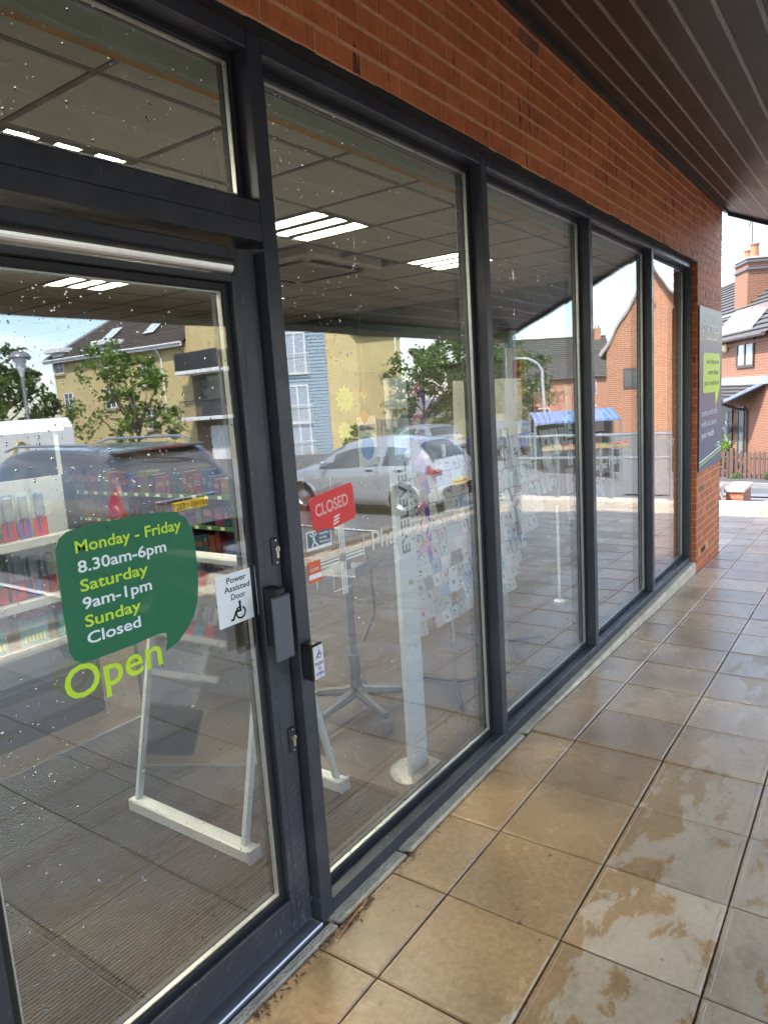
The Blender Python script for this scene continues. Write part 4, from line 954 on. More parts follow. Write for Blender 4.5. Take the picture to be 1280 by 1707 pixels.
for a, b, z0, z1, lab in ((4.55, 4.80, 1.44, 1.675, 'pink patterned poster card above the tiered rack, nearer the door'), (4.825, 5.09, 1.45, 1.685, 'pink patterned poster card above the tiered rack, further from the door')):
    t = empty('pink_poster', ((a+b)/2, .5, z0), 0, lab, 'poster'); bx('sheet', (a, b, .500, .503, z0, z1), paper('pink_paper', (.74, .50, .47), .45), t)
    m = MB(); r = random.Random(int(a*100))
    for k in range(16): px_, pz_ = r.uniform(a+.02, b-.03), r.uniform(z0+.02, z1-.03); m.prism([(px_, pz_), (px_+r.uniform(.004, .014), pz_+r.uniform(.01, .04)), (px_+.010, pz_-.004)], 1, .4985, .4992)
    m.build('leaf_print', MARKM[k % 5], t); m = MB()
    for k in range(6): z = z0+.02+k*.036; m.box(a+.003, a+.016, .4985, .4992, z, z+.02); m.box(b-.016, b-.003, .4985, .4992, z, z+.02)
    m.build('border_print', M('border_red', (.55, .06, .07), .5), t)
r3 = empty('column_card_rack', (5.55, .62, 0), 0, 'slim card spinner of tall cards on a white pole behind the third pane', 'card rack')
m = MB(); m.tube((5.24, .63, .0), (5.24, .63, .78), .011, n=10); m.tube((5.24, .63, 0), (5.24, .63, .012), .045, n=16); m.build('pole', WHITEP, r3)
m = MB()
for x in (5.10, 5.40, 5.70, 5.985): m.tube((x, .51, .66), (x, .51, 1.70), .003, n=5)
for z in (.68, .89, 1.10, 1.31, 1.50): m.tube((5.10, .505, z), (5.985, .505, z), .003, n=5)
m.tube((5.24, .63, .76), (5.24, .515, .78), .006, n=6); m.build('wire_frame', WIRE, r3, fix=False)
for k, (z, h) in enumerate(((1.50, .19), (1.31, .175), (1.10, .19), (.89, .185), (.68, .185))):
    for x, wd in ((5.245, .235), (5.56, .215), (5.84, .20)):
        if x > 5.5 and rnd.random() < .12: continue
        card(x, .492, z+.005, wd, h, rnd.choice(['white', 'cream', 'pink', 'white', 'pale blue']), 'slim spinner behind third pane', '%s row down, %s column' % (nth(k+1), 'left' if x < 5.4 else 'middle' if x < 5.7 else 'right'), R(-4))
# orange and yellow poster board further in, white portrait poster near the stand
t = empty('yellow_poster', (5.65, 1.2, 1.75), 0, 'yellow poster with red square hanging inside behind the second pane', 'poster'); bx('sheet', (5.62, 6.02, 1.20, 1.204, 1.66, 2.05), M('yellow_paper', (.62, .50, .12), .5, var=.3, scale=20), t); bx('red_square', (5.74, 5.88, 1.197, 1.1995, 1.78, 1.95), RED, t)
m = MB(); m.tube((5.82, 1.202, 2.05), (5.82, 1.202, 2.80), .0004, n=4); m.build('hanging_wire', STEEL, t)
t = empty('info_poster', (2.40, .30, 1.38), 0, 'white information poster with purple band and blue disc left of the white stand', 'poster')
bx('sheet', (2.30, 2.425, .300, .303, 1.42, 1.625), paper('poster_white', (.72, .73, .74), .4), t); bx('purple_band', (2.312, 2.418, .2975, .2992, 1.568, 1.592), M('purple_tag', (.17, .06, .33), .45), t)
m = MB(); n = 24; m.add([(2.355+.045*math.cos(2*math.pi*k/n), .2975, 1.495+.048*math.sin(2*math.pi*k/n)) for k in range(n)], [tuple(range(n))]); m.build('blue_disc', M('sky_blue_print', (.03, .27, .62), .45), t, fix=False)
m = MB(); m.tube((2.36, .3015, 1.625), (2.36, .3015, 2.79), .0003, n=4); m.build('hanging_wire', STEEL, t)
# lime splash cards and orange diamonds stuck inside pane one
def star(name, cx, cz, r0_, r1_, n, y, mat, lab):
    m = MB(); P = [(cx+(r0_ if k % 2 else r1_)*math.cos(math.pi*k/n), cz+(r0_ if k % 2 else r1_)*.9*math.sin(math.pi*k/n)) for k in range(2*n)]; m.prism(P, 1, y, y+.002); return tag(m.build(name, mat), lab, 'price card')
star('splash_card', 2.13, 1.70, .042, .055, 12, .22, LIME, 'lime spiky splash card inside the first pane, high by the mullion')
star('splash_card', 2.115, 1.58, .030, .040, 10, .22, LIME, 'smaller lime splash card below the high one inside the first pane')
for z, s_ in ((1.715, .026), (1.625, .030)):
    m = MB(); m.prism([(2.30-s_, z), (2.30, z-s_), (2.30+s_, z), (2.30, z+s_)], 1, .26, .262); tag(m.build('orange_diamond', M('orange_print', (.68, .27, .03), .5, var=.3, scale=60)), 'orange diamond sticker %s left of the white stand' % ('upper one,' if z > 1.7 else 'lower one,'), 'sticker')
# counter goods seen low behind pane one: yellow box and leaflet holder on a small table
tb_ = empty('leaflet_table', (2.35, 1.45, 0), 0, 'small pale table with leaflets and a yellow box behind the first pane', 'table')
bx('table_top', (2.05, 2.75, 1.2, 1.7, .70, .725), M('pale_table', (.58, .55, .48), .45), tb_, b=.004)
for x, y in ((2.09, 1.24), (2.71, 1.24), (2.09, 1.66), (2.71, 1.66)): bx('leg', (x-.015, x+.015, y-.015, y+.015, 0, .699), STEEL, tb_)
for x0_, y0_, w_, h_, c, lab in ((2.38, 1.26, .16, .10, (.66, .55, .02), 'bright yellow box on the small pale table'), (2.12, 1.25, .09, .26, (.14, .38, .55), 'upright light blue leaflet holder on the small pale table'), (2.58, 1.28, .11, .20, (.70, .70, .68), 'white leaflet holder on the small pale table')):
    t = empty('leaflet_box', (x0_, y0_, .726), 0, lab, 'box'); bx('carton', (x0_, x0_+w_, y0_, y0_+.11, .726, .726+h_), M('lf_%d' % int(c[0]*100), c, .45), t, b=.003); bx('printed_panel', (x0_+.012, x0_+w_-.012, y0_-.0012, y0_-.0002, .726+h_*.3, .726+h_*.8), MARKM[int(c[0]*10) % 5], t)

# ================================================================ rain drops on the glass
DROP, t_, b_ = nodes_of('rain_drop'); b_.inputs['Transmission Weight'].default_value = 1.0; b_.inputs['Roughness'].default_value = .03; b_.inputs['IOR'].default_value = 1.33; b_.inputs['Base Color'].default_value = (.97, .98, 1, 1)
g_ = NG(t_); gg = g_.n('ShaderNodeNewGeometry')
def drops(x0, x1, z0, z1, y, n, name, lab):
    m = MB(); r = random.Random(int(x0*1000)+n)
    cl = [(r.uniform(x0, x1), r.uniform(z0, z1), r.uniform(.05, .22)) for _ in range(14)]
    for k in range(n):
        if r.random() < .55: c = r.choice(cl); x, z = r.gauss(c[0], c[2]), r.gauss(c[1], c[2])
        else: x, z = r.uniform(x0, x1), r.uniform(z0, z1)
        if not (x0 < x < x1 and z0 < z < z1): continue
        rad = min(.0036, .0011+r.expovariate(1/.0007)); ez = r.uniform(.9, 1.5)
        vs = [(x+rad*math.cos(a*math.pi/3), y, z+ez*rad*math.sin(a*math.pi/3)) for a in range(6)] + [(x+.62*rad*math.cos(a*math.pi/3+.2), y-rad*.42, z+ez*.62*rad*math.sin(a*math.pi/3+.2)) for a in range(6)] + [(x, y-rad*.58, z)]
        m.add(vs, [(a, (a+1) % 6, 6+(a+1) % 6, 6+a) for a in range(6)] + [(6+a, 6+(a+1) % 6, 12) for a in range(6)] + [(5, 4, 3, 2, 1, 0)])
    o = m.build(name, DROP, fix=False, smooth=True); tag(o, lab, 'raindrops', None, 'stuff')
drops(.61, 1.40, .17, 2.01, .0515, 1600, 'raindrops', 'rain drops scattered on the door glass')
drops(.51, 1.50, 2.28, 2.62, .0555, 350, 'raindrops', 'rain drops on the light above the door')
drops(1.62, 2.86, .09, 2.62, .0555, 2400, 'raindrops', 'rain drops on the first tall pane')
drops(2.98, 4.21, .09, 2.62, .0555, 1500, 'raindrops', 'rain drops on the second tall pane')
drops(4.33, 5.56, .09, 2.62, .0555, 700, 'raindrops', 'rain drops on the third tall pane')
# condensation beads low on panes two and one
drops(2.975, 4.21, .085, .34, .0553, 1500, 'raindrops', 'fine beads along the bottom of the second tall pane')
drops(1.615, 2.86, .085, .30, .0553, 600, 'raindrops', 'fine beads along the bottom of the first tall pane')
# leaf litter in the corner by the mullion foot
LIT = M('dead_leaf', (.12, .06, .03), .8, var=.5, scale=80)
m = MB(); r = random.Random(3)
for k in range(150):
    u = r.random(); x = 1.15+u*u*1.1 if r.random() < .5 else r.gauss(1.60, .09); y = -.062-abs(r.gauss(0, .014)); a = r.uniform(0, 6.28); L = r.uniform(.003, .014); c_, s_ = math.cos(a)*L, math.sin(a)*L; z = .004+r.uniform(0, .004)
    m.quad((x-c_, y-s_, z), (x+s_*.35, y-c_*.35, z+.003), (x+c_, y+s_, z+.001), (x-s_*.35, y+c_*.35, z+.002))
for k in range(60):
    x = r.uniform(2.0, 3.5); y = -.060-abs(r.gauss(0, .008)); a = r.uniform(0, 6.28); L = r.uniform(.002, .008); c_, s_ = math.cos(a)*L, math.sin(a)*L; z = .003
    m.quad((x-c_, y-s_, z), (x+s_*.35, y-c_*.35, z+.003), (x+c_, y+s_, z+.001), (x-s_*.35, y+c_*.35, z+.002))
tag(m.build('leaf_litter', LIT, fix=False), 'dark leaf crumbs and dirt along the kerb by the door', 'litter', None, 'stuff')
m = MB(); m.path([(1.50, -.085, .006), (1.60, -.072, .008), (1.69, -.064, .007)], .0035, 6); tag(m.build('twig', M('orange_twig', (.38, .15, .05), .6)), 'orange brown twig lying against the kerb by the door mullion', 'twig')
# ================================================================ vehicles
def catmull(P, y):
    # P: rows [y, ...]; smooth monotone-ish interpolation
    for i in range(len(P)-1):
        if P[i][0] <= y <= P[i+1][0]: break
    p0, p1, p2, p3 = P[max(0, i-1)], P[i], P[i+1], P[min(len(P)-1, i+2)]
    h = p2[0]-p1[0]; t = (y-p1[0])/h if h else 0
    o = []
    for k in range(1, len(p1)):
        m1 = (p2[k]-p0[k])/max(1e-6, p2[0]-p0[0])*h if i > 0 else (p2[k]-p1[k]); m2 = (p3[k]-p1[k])/max(1e-6, p3[0]-p1[0])*h if i+2 < len(P) else (p2[k]-p1[k])
        t2, t3 = t*t, t*t*t
        o.append((2*t3-3*t2+1)*p1[k]+(t3-2*t2+t)*m1+(-2*t3+3*t2)*p2[k]+(t3-t2)*m2)
    return o
def section(zl, zb, zt, wl, wb, wt):
    zm = zl+(zb-zl)*.52; wm = max(wl, wb)*1.012
    base = [(wl*.90, zl), (wl, zl+.06), (wm, zm), (wb, zb), (wt+.012, zt-min(.085, (zt-zb)*.45)), (wt*.90, zt-.022), (wt*.5, zt-.004), (0, zt)]
    sub = [1, 3, 3, 5, 2, 2, 2]; out = []
    for i, n in enumerate(sub):
        a, b = base[i], base[i+1]
        for k in range(n):
            t = k/n; x, z = a[0]+(b[0]-a[0])*t, a[1]+(b[1]-a[1])*t
            if i in (1, 2): x += .012*math.sin(math.pi*t)
            out.append((x, z))
    out.append(base[-1]); return out          # indices: 0 | 1-3 | 4-6 | 7 belt .. 11 | 12,13 edge | 14.. top
NSEC = 19
def car(name, stations, L, sides, rear, screen, lamps, paint, axles, wr, label, place, rz, plate, plate_z, plate_y, extras=None):
    t = empty(name, place, rz, label, 'car')
    ys_ = sorted(set([L*i/84 for i in range(85)] + [s for s in sides for s in s[:2]] + list(rear[:2]) + list(screen[:2]) + list(lamps[:2])))
    V = []; n2 = 2*NSEC-1
    for y in ys_:
        s = section(*catmull(stations, y)); full = [(x, z) for x, z in s] + [(-x, z) for x, z in s[-2::-1]]
        V += [(x, y, z) for x, z in full]
    groups = {'body': MB(), 'side_window': {}, 'rear_window': MB(), 'windscreen': MB(), 'tail_light': {}}
    def put(mb, f): mb.add([V[i] for i in f], [tuple(range(len(f)))])
    for i in range(len(ys_)-1):
        ym = (ys_[i]+ys_[i+1])/2
        for j in range(n2-1):
            f = (i*n2+j, i*n2+j+1, (i+1)*n2+j+1, (i+1)*n2+j); js = j if j < NSEC-1 else n2-2-j; sd = 1 if j < NSEC-1 else -1
            cx = sum(V[q][0] for q in f)/4; cz = sum(V[q][2] for q in f)/4
            if js <= 8 and any((ym-ay)**2+(cz-wr)**2 < (wr+.055)**2 for ay in axles): continue
            done = False
            if 7 <= js <= 10:
                for k, s in enumerate(sides):
                    if s[0] <= ym <= s[1] and 7 <= js <= (10 if s[0]+.12 < ym < s[1]-s[2] else 8): groups['side_window'].setdefault((k, sd), MB()); put(groups['side_window'][(k, sd)], f); done = True; break
            if not done and js >= 12 and rear[0] <= ym <= rear[1]: put(groups['rear_window'], f); done = True
            if not done and js >= 12 and screen[0] <= ym <= screen[1]: put(groups['windscreen'], f); done = True
            if not done and lamps[0] <= ym <= lamps[1] and lamps[2] <= js <= lamps[3]: groups['tail_light'].setdefault(sd, MB()); put(groups['tail_light'][sd], f); done = True
            if not done: put(groups['body'], f)
    CG = M('car_window_glass', (.035, .045, .05), .04, 0, .1, spec=1.0, coat=1.0); LR = M('tail_lamp_red', (.20, .008, .008), .12, spec=.9, coat=.6)
    def weld(mb, nm, mat):
        me = mb.mesh(nm, mat, False, False); bm = bmesh.new(); bm.from_mesh(me); bmesh.ops.remove_doubles(bm, verts=bm.verts[:], dist=.0005); bmesh.ops.recalc_face_normals(bm, faces=bm.faces[:]); bm.to_mesh(me); bm.free()
        me.polygons.foreach_set('use_smooth', [True]*len(me.polygons)); return link(nm, me, t)
    weld(groups['body'], 'body', paint)
    for mb in groups['side_window'].values(): weld(mb, 'side_window', CG)
    weld(groups['rear_window'], 'rear_window', CG); weld(groups['windscreen'], 'windscreen', CG)
    for mb in groups['tail_light'].values(): weld(mb, 'tail_light', LR)
    w0 = stations[len(stations)//2][4]; BLKP = M('black_car_plastic', (.02, .02, .021), .55); TY = M('tyre_rubber', (.018, .018, .018), .8); RIM = M('alloy_rim', (.42, .43, .44), .3, .8)
    for ay in axles:
        for s in (-1, 1):
            wh = empty('wheel', (s*(w0-.11), ay, wr)); wh.parent = t
            Mx = Matrix.Rotation(math.pi/2, 4, 'Y'); m = MB(); m.lathe([(wr*.62, -.10), (wr*.93, -.105), (wr, -.075), (wr, .075), (wr*.93, .105), (wr*.62, .10)], n=28, M=Mx); m.build('tyre', TY, wh, world=False)
            m = MB(); m.lathe([(0, .085), (wr*.16, .085), (wr*.18, .07), (wr*.52, .06), (wr*.62, .09), (wr*.62, -.09), (0, -.09)], n=20, M=Matrix.Rotation(s*math.pi/2, 4, 'Y')); m.build('rim', RIM, wh, world=False)
            m = MB(); P = [(s*(w0+.012), ay+(wr+.06)*math.cos(R(a)), wr+(wr+.06)*math.sin(R(a))) for a in range(-14, 195, 13)]; m.path(P, .017, 6); m.build('arch_trim', paint, t, world=False)
            m = MB(); m.tube((s*(w0-.28), ay, wr), (s*(w0-.02), ay, wr), wr+.07, wr+.07, 20, False); m.build('arch_liner', BLKP, t, world=False)
    m = MB(); m.box(-w0*.9, w0*.9, .25, L-.3, stations[4][1]-.02, stations[4][1]+.03); m.build('underside', BLKP, t, world=False)
    m = MB(); m.bbox(-.26, .26, plate_y-.012, plate_y, plate_z-.056, plate_z+.056, .004); pl_ = m.build('number_plate', M('yellow_plate', (.72, .50, .03), .4), t, world=False)
    tx = text('plate_text', plate, .098, (0, 0, 0), M('plate_black', (.01, .01, .01), .5), None, .01, 'CENTER'); xs2 = [v.co.x for v in tx.data.vertices]; k = .47/(max(xs2)-min(xs2)); c_ = (max(xs2)+min(xs2))/2
    for v in tx.data.vertices: v.co = ((v.co.x-c_)*k, plate_y-.0135, plate_z-.034+v.co.z)
    tx.parent = pl_
    # mirrors and handles
    for s in (-1, 1):
        m = MB(); my = screen[0]+.22; mz = stations[6][2]+.06; m.bbox(s*(w0+.09)-.085, s*(w0+.09)+.085, my-.05, my+.06, mz-.055, mz+.06, .03); m.build('door_mirror', paint, t, world=False, smooth=False)
        for k, sdw in enumerate(sides):
            if sdw[1]-sdw[0] < .6: continue
            yy = sdw[0]+.14; zz = stations[6][2]-.08; m = MB(); m.bbox(s*(w0+.012)-.012, s*(w0+.012)+.012, yy, yy+.17, zz-.016, zz+.016, .008); m.build('door_handle', BLKP if 'silver' in label else paint, t, world=False)
            m = MB(); P = [catmull(stations, sdw[0]+.03)]; x = s*(w0+.006); m.path([(x, sdw[0]+.03, .36), (x*1.006, sdw[0]+.03, .6), (x, sdw[0]+.03, stations[6][2])], .004, 4); m.build('door_seam', BLKP, t, world=False)
    return t
def z_at(y_): return gz(0, y_)
SILV = M('silver_car_paint', (.46, .475, .50), .28, .55, var=.03, coat=.7); GRAPH = M('graphite_car_paint', (.15, .145, .14), .25, .45, var=.03, coat=.8)
BLKP = M('black_car_plastic', (.02, .02, .021), .55)
corsa = [(0.0, .33, .50, .57, .68, .72, .62), (.05, .27, .64, .74, .78, .79, .72), (.13, .24, .86, .98, .82, .82, .71), (.24, .23, .93, 1.15, .83, .82, .64), (.46, .22, .96, 1.36, .85, .83, .585), (.64, .21, .96, 1.425, .855, .84, .565), (1.4, .20, .95, 1.482, .865, .85, .56), (2.0, .20, .92, 1.46, .865, .85, .56), (2.45, .20, .90, 1.33, .865, .85, .57), (2.95, .20, .89, 1.05, .86, .84, .66), (3.2, .20, .86, .95, .855, .82, .70), (3.7, .22, .74, .80, .82, .78, .66), (3.92, .25, .56, .62, .74, .70, .6), (4.0, .30, .46, .50, .62, .60, .5)]
cx_ = 11.75
c1 = car('parked_hatchback', corsa, 4.0, [(.62, 1.22, .02), (1.30, 2.78, .30)], (.17, .50), (2.32, 2.98), (.06, .24, 6, 8), SILV, (.74, 3.25), .30, 'silver three-door hatchback parked with its tail towards the shop', (cx_, -5.0, gz(cx_, -6)), math.pi, 'YH60 KFA', .60, .004)
m = MB(); m.path([(.0, .30, 1.20), (.26, .20, 1.12)], .010, 6); m.build('rear_wiper', BLKP, c1, world=False)
m = MB(); m.lathe([(.038, -.004), (.052, 0), (.038, .004)], (0, 0, 0), 20, Matrix.Translation((0, .098, .93)) @ Matrix.Rotation(math.pi/2, 4, 'X')); m.box(-.04, .04, .09, .10, .926, .934); m.build('tail_badge', STEEL, c1, world=False)
m = MB(); m.bbox(-.62, .62, -.006, .04, .30, .37, .01); m.build('lower_bumper', BLKP, c1, world=False)
kia = [(0, .42, .62, .70, .78, .80, .72), (.06, .36, .80, .92, .88, .88, .80), (.15, .33, 1.03, 1.14, .92, .91, .80), (.28, .32, 1.10, 1.38, .93, .91, .74), (.50, .31, 1.12, 1.60, .93, .91, .71), (.75, .30, 1.12, 1.655, .94, .915, .70), (1.8, .29, 1.10, 1.70, .94, .92, .69), (2.6, .29, 1.08, 1.68, .94, .92, .69), (3.0, .29, 1.06, 1.56, .94, .91, .70), (3.5, .29, 1.04, 1.22, .94, .90, .77), (3.75, .30, 1.0, 1.10, .93, .89, .79), (4.3, .33, .88, .96, .90, .85, .74), (4.58, .38, .70, .76, .82, .78, .66), (4.68, .44, .56, .60, .70, .68, .56)]
kx = 5.38
c2 = car('parked_suv', kia, 4.68, [(.72, 1.22, .05), (1.30, 2.12, .03), (2.20, 3.20, .28)], (.20, .56), (2.95, 3.55), (.10, .30, 5, 10), GRAPH, (.95, 3.62), .36, 'dark grey sport utility car with roof rails parked tail towards the shop', (kx, -5.0, gz(kx, -6)), math.pi, 'NV60 YEC', .95, .062)
for s in (-1, 1):
    m = MB(); m.path([(s*.66, .75, 1.665), (s*.66, .95, 1.735), (s*.66, 2.5, 1.74), (s*.66, 2.8, 1.68)], .018, 8); m.build('roof_rail', STEEL, c2, world=False)
m = MB(); m.bbox(-.62, .62, .42, .62, 1.615, 1.655, .015); sp_ = m.build('spoiler', GRAPH, c2, world=False); m = MB(); m.bbox(-.28, .28, .405, .4195, 1.622, 1.645, .004); m.build('brake_light', M('tail_lamp_red', (.42, .012, .012)), sp_, world=False)
m = MB(); m.path([(.25, .36, 1.545), (-.02, .33, 1.50), (-.30, .33, 1.47)], .011, 6); m.build('rear_wiper', BLKP, c2, world=False)
m = MB(); n = 22; m.path([(.095*math.cos(2*math.pi*k/n), .105, 1.115+.05*math.sin(2*math.pi*k/n)) for k in range(n+1)], .007, 6); bd = m.build('oval_badge', STEEL, c2, world=False)
tx = text('badge_letters', 'KIA', .06, (-.062, .100, 1.095), STEEL, c2, .012, world=False); m = MB(); m.bbox(-.45, .45, .075, .11, 1.02, 1.05, .01); m.build('tailgate_strip', STEEL, c2, world=False)
for s_ in (-1, 1):
    m = MB(); m.bbox(min(s_*.54, s_*.80), max(s_*.54, s_*.80), .055, .18, .76, .89, .03); m.build('tail_light', M('tail_lamp_red', (.42, .012, .012)), c1, world=False)
# white van with a knotwork emblem beyond the dark car
vn = empty('white_van', (7.3, -13.0, gz(7, -13)), 0, 'white van with gold knotwork emblem parked beyond the dark car', 'van'); zv = gz(7, -13)
WV = M('white_van_paint', (.70, .71, .70), .3, coat=.5, var=.03)
m = MB(); m.prism([(-12.6, zv+.35), (-12.6, zv+1.95), (-12.75, zv+2.15), (-14.4, zv+2.15), (-14.55, zv+1.95), (-14.55, zv+.35)], 0, 4.5, 8.65); m.build('cargo_body', WV, vn)
m = MB(); m.prism([(4.5, zv+.35), (4.5, zv+2.10), (4.05, zv+2.0), (3.45, zv+1.25), (2.9, zv+1.05), (2.8, zv+.6), (2.85, zv+.35)], 1, -14.5, -12.65); m.build('cab', WV, vn)
m = MB(); m.prism([(4.35, zv+1.25), (4.35, zv+1.88), (4.02, zv+1.85), (3.6, zv+1.27)], 1, -12.645, -12.63); m.build('cab_window', M('car_window_glass', (.03, .04, .05)), vn)
for x in (3.7, 7.7):
    m = MB(); m.tube((x, -12.58, zv+.34), (x, -12.85, zv+.34), .34, n=22); m.build('wheel', M('tyre_rubber', (.018, .018, .018)), vn)
m = MB()
for k in range(3):
    a0 = k*2*math.pi/3+math.pi/2; cx, cz = 7.45+.14*math.cos(a0), zv+1.42+.14*math.sin(a0)
    m.path([(cx+.17*math.cos(a0+q)*(.75), -12.58, cz+.17*math.sin(a0+q)) for q in [i*math.pi/6 for i in range(13)]], .022, 6)
m.path([(7.15, -12.58, zv+1.18), (7.45, -12.58, zv+1.32), (7.75, -12.58, zv+1.18), (7.45, -12.58, zv+1.08), (7.15, -12.58, zv+1.18)], .022, 6); m.build('gold_emblem', M('gold_vinyl', (.45, .33, .08), .4, .3), vn)
# two cars far beyond the hatchback
for x, y, c, nm in ((24.6, -12.6, (.30, .31, .32), 'pale grey'), (25.0, -9.2, (.06, .09, .20), 'dark blue')):
    o = copy_tree(c1); o.location = (x, y, gz(x, y)); o.rotation_euler = (0, 0, R(205)); o.name = 'parked_car'
    tag(o, '%s small car parked far across the car park' % nm, 'car', 'cars across the car park')
    for ch in o.children:
        if ch.name.startswith(('body', 'arch_trim', 'door_mirror')):
            ch.data = ch.data.copy(); ch.data.materials[0] = M('far_paint_'+nm.replace(' ', '_'), c, .3, .3, coat=.5)

# ================================================================ trees
def leaf_mat(name, c, tr=.35):
    m, t, b = nodes_of(name); g = NG(t); geo = g.n('ShaderNodeNewGeometry')
    n = g.noise(geo.outputs['Position'], 1.6, 4); wn = g.n('ShaderNodeTexWhiteNoise'); vs_ = g.n('ShaderNodeVectorMath', operation='SNAP'); vs_.inputs[1].default_value = (.13, .13, .13); g.l(geo.outputs['Position'], vs_.inputs[0]); g.l(vs_.outputs[0], wn.inputs['Vector'])
    col = g.mix(g.ramp(n, .35, .65), tuple(v*.55 for v in c), tuple(v*1.25 for v in c)); col = g.mix(g.math('MULTIPLY', wn.outputs[0], .5), col, tuple(v*1.9 for v in (c[0]*1.15, c[1], c[2]*.7)))
    g.l(col, b.inputs['Base Color']); b.inputs['Roughness'].default_value = .5
    tl = g.n('ShaderNodeBsdfTranslucent'); g.l(col, tl.inputs[0]); mx = g.n('ShaderNodeMixShader'); mx.inputs[0].default_value = tr; g.l(b.outputs[0], mx.inputs[1]); g.l(tl.outputs[0], mx.inputs[2]); g.l(mx.outputs[0], t.nodes['Material Output'].inputs[0]); return m
LEAF = [leaf_mat('leaf_mid', (.055, .10, .022)), leaf_mat('leaf_light', (.11, .18, .035)), leaf_mat('leaf_dark', (.055, .10, .03))]
BARK = M('bark', (.11, .085, .06), .85, var=.3, bump=.6, bscale=30)
def tree(x, y, h, rad, nleaf, lsize, mi, label, seed, trunk=.35, z0=None, name='tree', cat='tree', group=None, squash=1.0, droop=0):
    z0 = gz(x, y) if z0 is None else z0; r = random.Random(seed); t = empty(name, (x, y, z0), 0, label, cat, group)
    tr_ = MB(); top = h*trunk; br = max(.04, h*.022)
    tr_.tube((0, 0, -.1), (r.uniform(-.05, .05)*h, 0, top), br, br*.7, 9)
    clumps = []
    nb = 11
    for k in range(nb):
        a = k*2.4+r.uniform(-.4, .4); zz = top+(h-top)*(.05+.9*((k+.5)/nb)); rr_ = rad*(1-.55*abs((zz-top)/(h-top)-.35)**1.3)*r.uniform(.55, 1.0)
        p = Vector((math.cos(a)*rr_*.8, math.sin(a)*rr_*.8, zz)); clumps.append((p, rad*r.uniform(.30, .5)))
        s0 = Vector((0, 0, top*r.uniform(.75, 1.0)+(zz-top)*.35)); mid = s0.lerp(p, .55)+Vector((0, 0, -.03*h)); tr_.tube(s0, mid, br*.45, br*.28, 6); tr_.tube(mid, p, br*.28, br*.08, 5)
    tr_.tube((0, 0, top*.9), (0, 0, h*.9), br*.6, br*.1, 6)
    clumps.append((Vector((0, 0, h-rad*.35)), rad*.42)); tr_.build('trunk', BARK, t, world=False)
    m = MB(); sub = []
    for p, cr_ in clumps:
        for k in range(7):
            d = Vector((r.gauss(0, 1), r.gauss(0, 1), r.gauss(0, .8))).normalized()*cr_*r.uniform(.35, 1.05); sub.append((p+d, cr_*r.uniform(.22, .42)))
    for k in range(nleaf):
        p, s = r.choice(sub); d = Vector((r.gauss(0, .55), r.gauss(0, .55), r.gauss(0, .45)*squash))*s
        c = p+d; n = Vector((r.gauss(0, 1), r.gauss(0, 1), r.gauss(.5, 1))).normalized(); a = n.orthogonal().normalized(); b = n.cross(a); q = r.uniform(0, 6.28); a, b = a*math.cos(q)+b*math.sin(q), b*math.cos(q)-a*math.sin(q); L = lsize*r.uniform(.6, 1.3)
        m.add([c-a*L, c+b*L*.45, c+a*L, c-b*L*.45], [(0, 1, 2, 3)])
    m.build('crown', LEAF[mi], t, world=False, fix=False); return t
tree(12.55, -15.9, 4.15, 1.6, 3600, .080, 1, 'young leafy tree in front of the yellow flats', 11, .30)
tree(8.2, -22.0, 4.9, 2.3, 3600, .14, 0, 'rounded green tree left of the flats beside the lamp post', 12, .3)
tree(20.5, -39.0, 6.4, 3.2, 4200, .2, 0, 'broad green tree far left of the yellow flats', 13, .25)
tree(15.0, -33.0, 5.6, 2.8, 3200, .2, 1, 'pale green tree far behind the lamp post', 14, .25)
tree(31.4, -17.9, 5.3, 2.4, 5200, .12, 2, 'dark bushy tree just right of the yellow flats', 15, .2)
tree(33.2, -16.4, 6.3, 2.3, 5200, .12, 0, 'tall feathery tree behind the silver hatchback', 16, .25)
tree(34.4, -14.6, 5.0, 2.5, 4600, .13, 2, 'dark bushy tree nearest the brick houses', 17, .2)
tree(36.5, -17.0, 5.6, 2.8, 3600, .16, 1, 'pale green tree standing behind the dark bushy ones', 18, .25)
for k, (x, y, h) in enumerate(((27.6, -19.3, 1.5), (28.6, -17.7, 1.25), (29.5, -16.3, 1.35), (30.4, -14.9, 1.2))):
    tree(x, y, h, .85, 1300, .09, (1, 0, 2, 1)[k], '%s rounded shrub in the row below the trees' % ('first', 'second', 'third', 'fourth')[k], 30+k, .15, name='shrub', cat='shrub', group='shrubs below the trees')
# timber fence below the trees
fe = empty('board_fence', (31, -17, gz(31, -17)), 0, 'weathered board fence below the trees across the car park', 'fence')
FW = M('weathered_fence', (.22, .19, .15), .8, var=.25, scale=8, rand=.2)
A, B = Vector((30.2, -20.2, 0)), Vector((33.4, -12.8, 0)); n = 40; dirv = (B-A).normalized(); angf = math.atan2(dirv.y, dirv.x)
for k in range(n):
    p = A.lerp(B, (k+.5)/n); m = MB(); m.box(-.085, .085, -.012, .012, 0, 1.75); o = m.build('board', FW); world_child(o, fe); zb = gz(p.x, p.y); o.data.transform(Matrix.Translation((p.x, p.y, zb+rnd.uniform(-.02, .02))) @ Matrix.Rotation(angf, 4, 'Z'))

